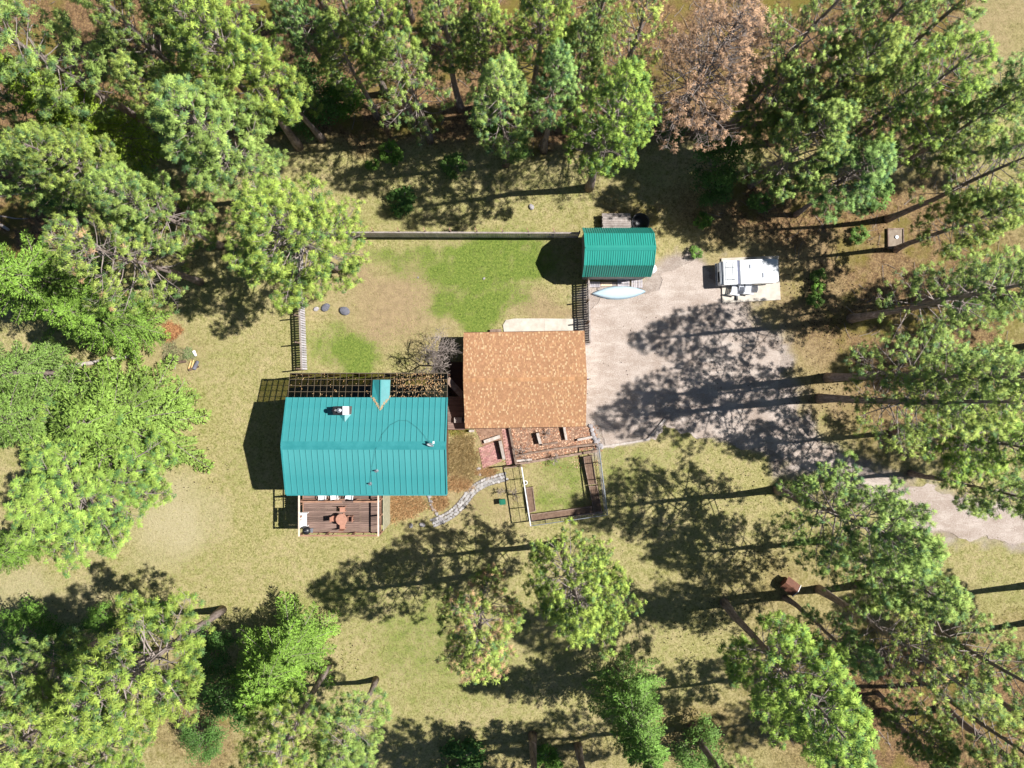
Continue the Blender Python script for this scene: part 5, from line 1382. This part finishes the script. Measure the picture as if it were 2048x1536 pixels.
# trees whose trunks or shadows show while the crown is beyond the frame: placed by their foot
FOOT = [
 ('tall', (1702, 637), 20, 3.3, N_, 'big pine at the right whose trunk shadow points at the camper'),
 ('tall', (1655, 755), 20, 3.2, PALE, 'pale leaning pine right of the gravel, upper of the pair'),
 ('tall', (1640, 797), 21, 3.2, LO, 'leaning pine right of the gravel, lower of the pair'),
 ('mid', (490, 75), 18, 2.6, N_, 'dark leaning trunk at the top edge left of the leafy thicket'),
 ('slim', (663, 38), 17, 2.3, N_, 'slim trunk at the top edge above the leafy thicket'),
 ('slim', (822, 40), 17, 2.2, N_, 'dark upright trunk at the top edge left of centre'),
 ('slim', (945, 48), 17, 2.2, PALE, 'thin trunk at the top edge near the centre'),
 ('slim', (1183, 58), 17, 2.2, N_, 'dark trunk at the top edge right of centre'),
 ('mid', (105, 362), 18, 2.6, N_, 'pale leaning trunk at the left edge in the forest shade'),
 ('mid', (1065, 1470), 18, 2.8, N_, 'bare reddish trunk at the bottom edge in the middle'),
 ('mid', (1156, 1492), 17, 2.6, N_, 'short dark trunk at the bottom edge right of the bare reddish one'),
 ('mid', (1384, 1455), 18, 2.6, N_, 'dark slanting trunk at the bottom edge right of the fir'),
 ('slim', (1768, 1424), 19, 2.2, N_, 'thin dark trunk near the bottom right, left of two'),
 ('slim', (1888, 1415), 19, 2.2, N_, 'thin dark trunk near the bottom right, right of two'),
 ('slim', (1930, 1355), 19, 2.2, PALE, 'thin dark trunk at the right above the bottom corner'),
 ('mid', (2075, 1168), 19, 2.8, N_, 'pine beyond the right edge casting a shadow below the road'),
 ('mid', (2085, 1240), 18, 3.0, N_, 'pine beyond the right edge shading the lower right slope'),
 ('mid', (2070, 590), 19, 2.8, N_, 'pine beyond the right edge shading the ground behind the leaning pair'),
 ('mid', (2080, 690), 19, 2.8, N_, 'second pine beyond the right edge behind the leaning pair'),
 ('mid', (2085, 880), 18, 2.8, N_, 'pine beyond the right edge shading the road'),
 ('mid', (2080, 290), 19, 2.8, N_, 'pine beyond the right edge near the upper clearing'),
]
for kind, ft, h, r_, tint, lab in FOOT:
    zc = h * ZCF[kind]; k = HC / (HC - zc); c = (1024 + (ft[0] - 1024) * k, 768 + (ft[1] - 768) * k)
    tree(kind, c[0], c[1], r_ * PPM * k, zc, tint, lab, cat='tree', group='trees round the clearing')

# sticks lying on the forest floor
mb = MB(); rr = random.Random(12)
zx, zy = rng.uniform(0, 2048, 5000), rng.uniform(0, 1536, 5000); zl = zone_masks(zx, zy)[1]; nst = 0
for x, y, l in zip(zx, zy, zl):
    if l < .6 or nst > 520: continue
    nst += 1; p = G(x, y); a = rr.uniform(0, 6.28); L = rr.uniform(.3, 1.5); d = Vector((math.cos(a), math.sin(a), 0)) * L; k = Vector((-d.y, d.x, 0)) * rr.uniform(-.12, .12)
    mb.tube([p + Vector((0, 0, .02)), p + d * .5 + k + Vector((0, 0, .05)), p + d + Vector((0, 0, .02))], [.022, .018, .008], 3, False)
tag(mb.build('sticks', M['twig']), 'fallen grey sticks scattered over the forest floor', 'sticks', kind='stuff')
# bare tree in the gap between house and garage, and bare shrubs of the beds
def bare(seed, h, r, n, m, depth=4, spread=.9, r0=.05):
    rr = random.Random(seed); mb = MB(); tw = MB()
    def grow(p, d, L, rad, k):
        q = p + d * L * .5 + Vector((rr.gauss(0, .04), rr.gauss(0, .04), 0)) * L; e = q + (d + Vector((rr.gauss(0, .15), rr.gauss(0, .15), rr.gauss(0, .1)))).normalized() * L * .5
        (mb if k > depth - 2 else tw).tube([p, q, e], [max(rad, .012), max(rad * .85, .010), max(rad * .6, .007)], 6 if k > depth - 2 else 3, False)
        if k == 0: return
        for _ in range(n if k > 1 else n + 1):
            a = Vector((rr.gauss(0, 1), rr.gauss(0, 1), rr.gauss(.1, .6))).normalized()
            grow(e if rr.random() < .6 else q, (d + a * spread).normalized(), L * rr.uniform(.55, .85), rad * .58, k - 1)
    grow(Vector((0, 0, -.03)), Vector((.03, .05, 1)).normalized(), h * .34, r0, depth)
    return mb, tw
p = G(890, 728); e = empty('bare_tree', (p.x - .55, p.y - .12, 0), 'leafless grey tree between the house and the garage', 'tree')
mb, tw = bare(4, 4.9, 1.7, 5, None, 4, .95, .08)
mb.build('trunk', M['twig'], e); tw.build('branches', M['twig'], e)
for (x, y, h, sd_, lab) in ((1045, 905, 1.6, 5, 'leafless shrub in the middle of the leaf terraces'), (1110, 915, 1.3, 6, 'leafless shrub at the lower terrace beside the enclosure'), (1030, 990, 1.3, 7, 'leafless dark shrub left of the garden enclosure'), (1090, 870, 1.2, 8, 'leafless shrub against the lower garage eave'), (1000, 985, .9, 9, 'small leafless shrub above the green bin')):
    p = G(x, y); e = empty('bare_shrub', (p.x, p.y, 0), lab, 'shrub', 'leafless shrubs of the garden beds')
    mb, tw = bare(sd_, h, .8, 4, None, 3, 1.1, .036); mb.build('stem', M['twig'], e); tw.build('branches', M['twig'], e)
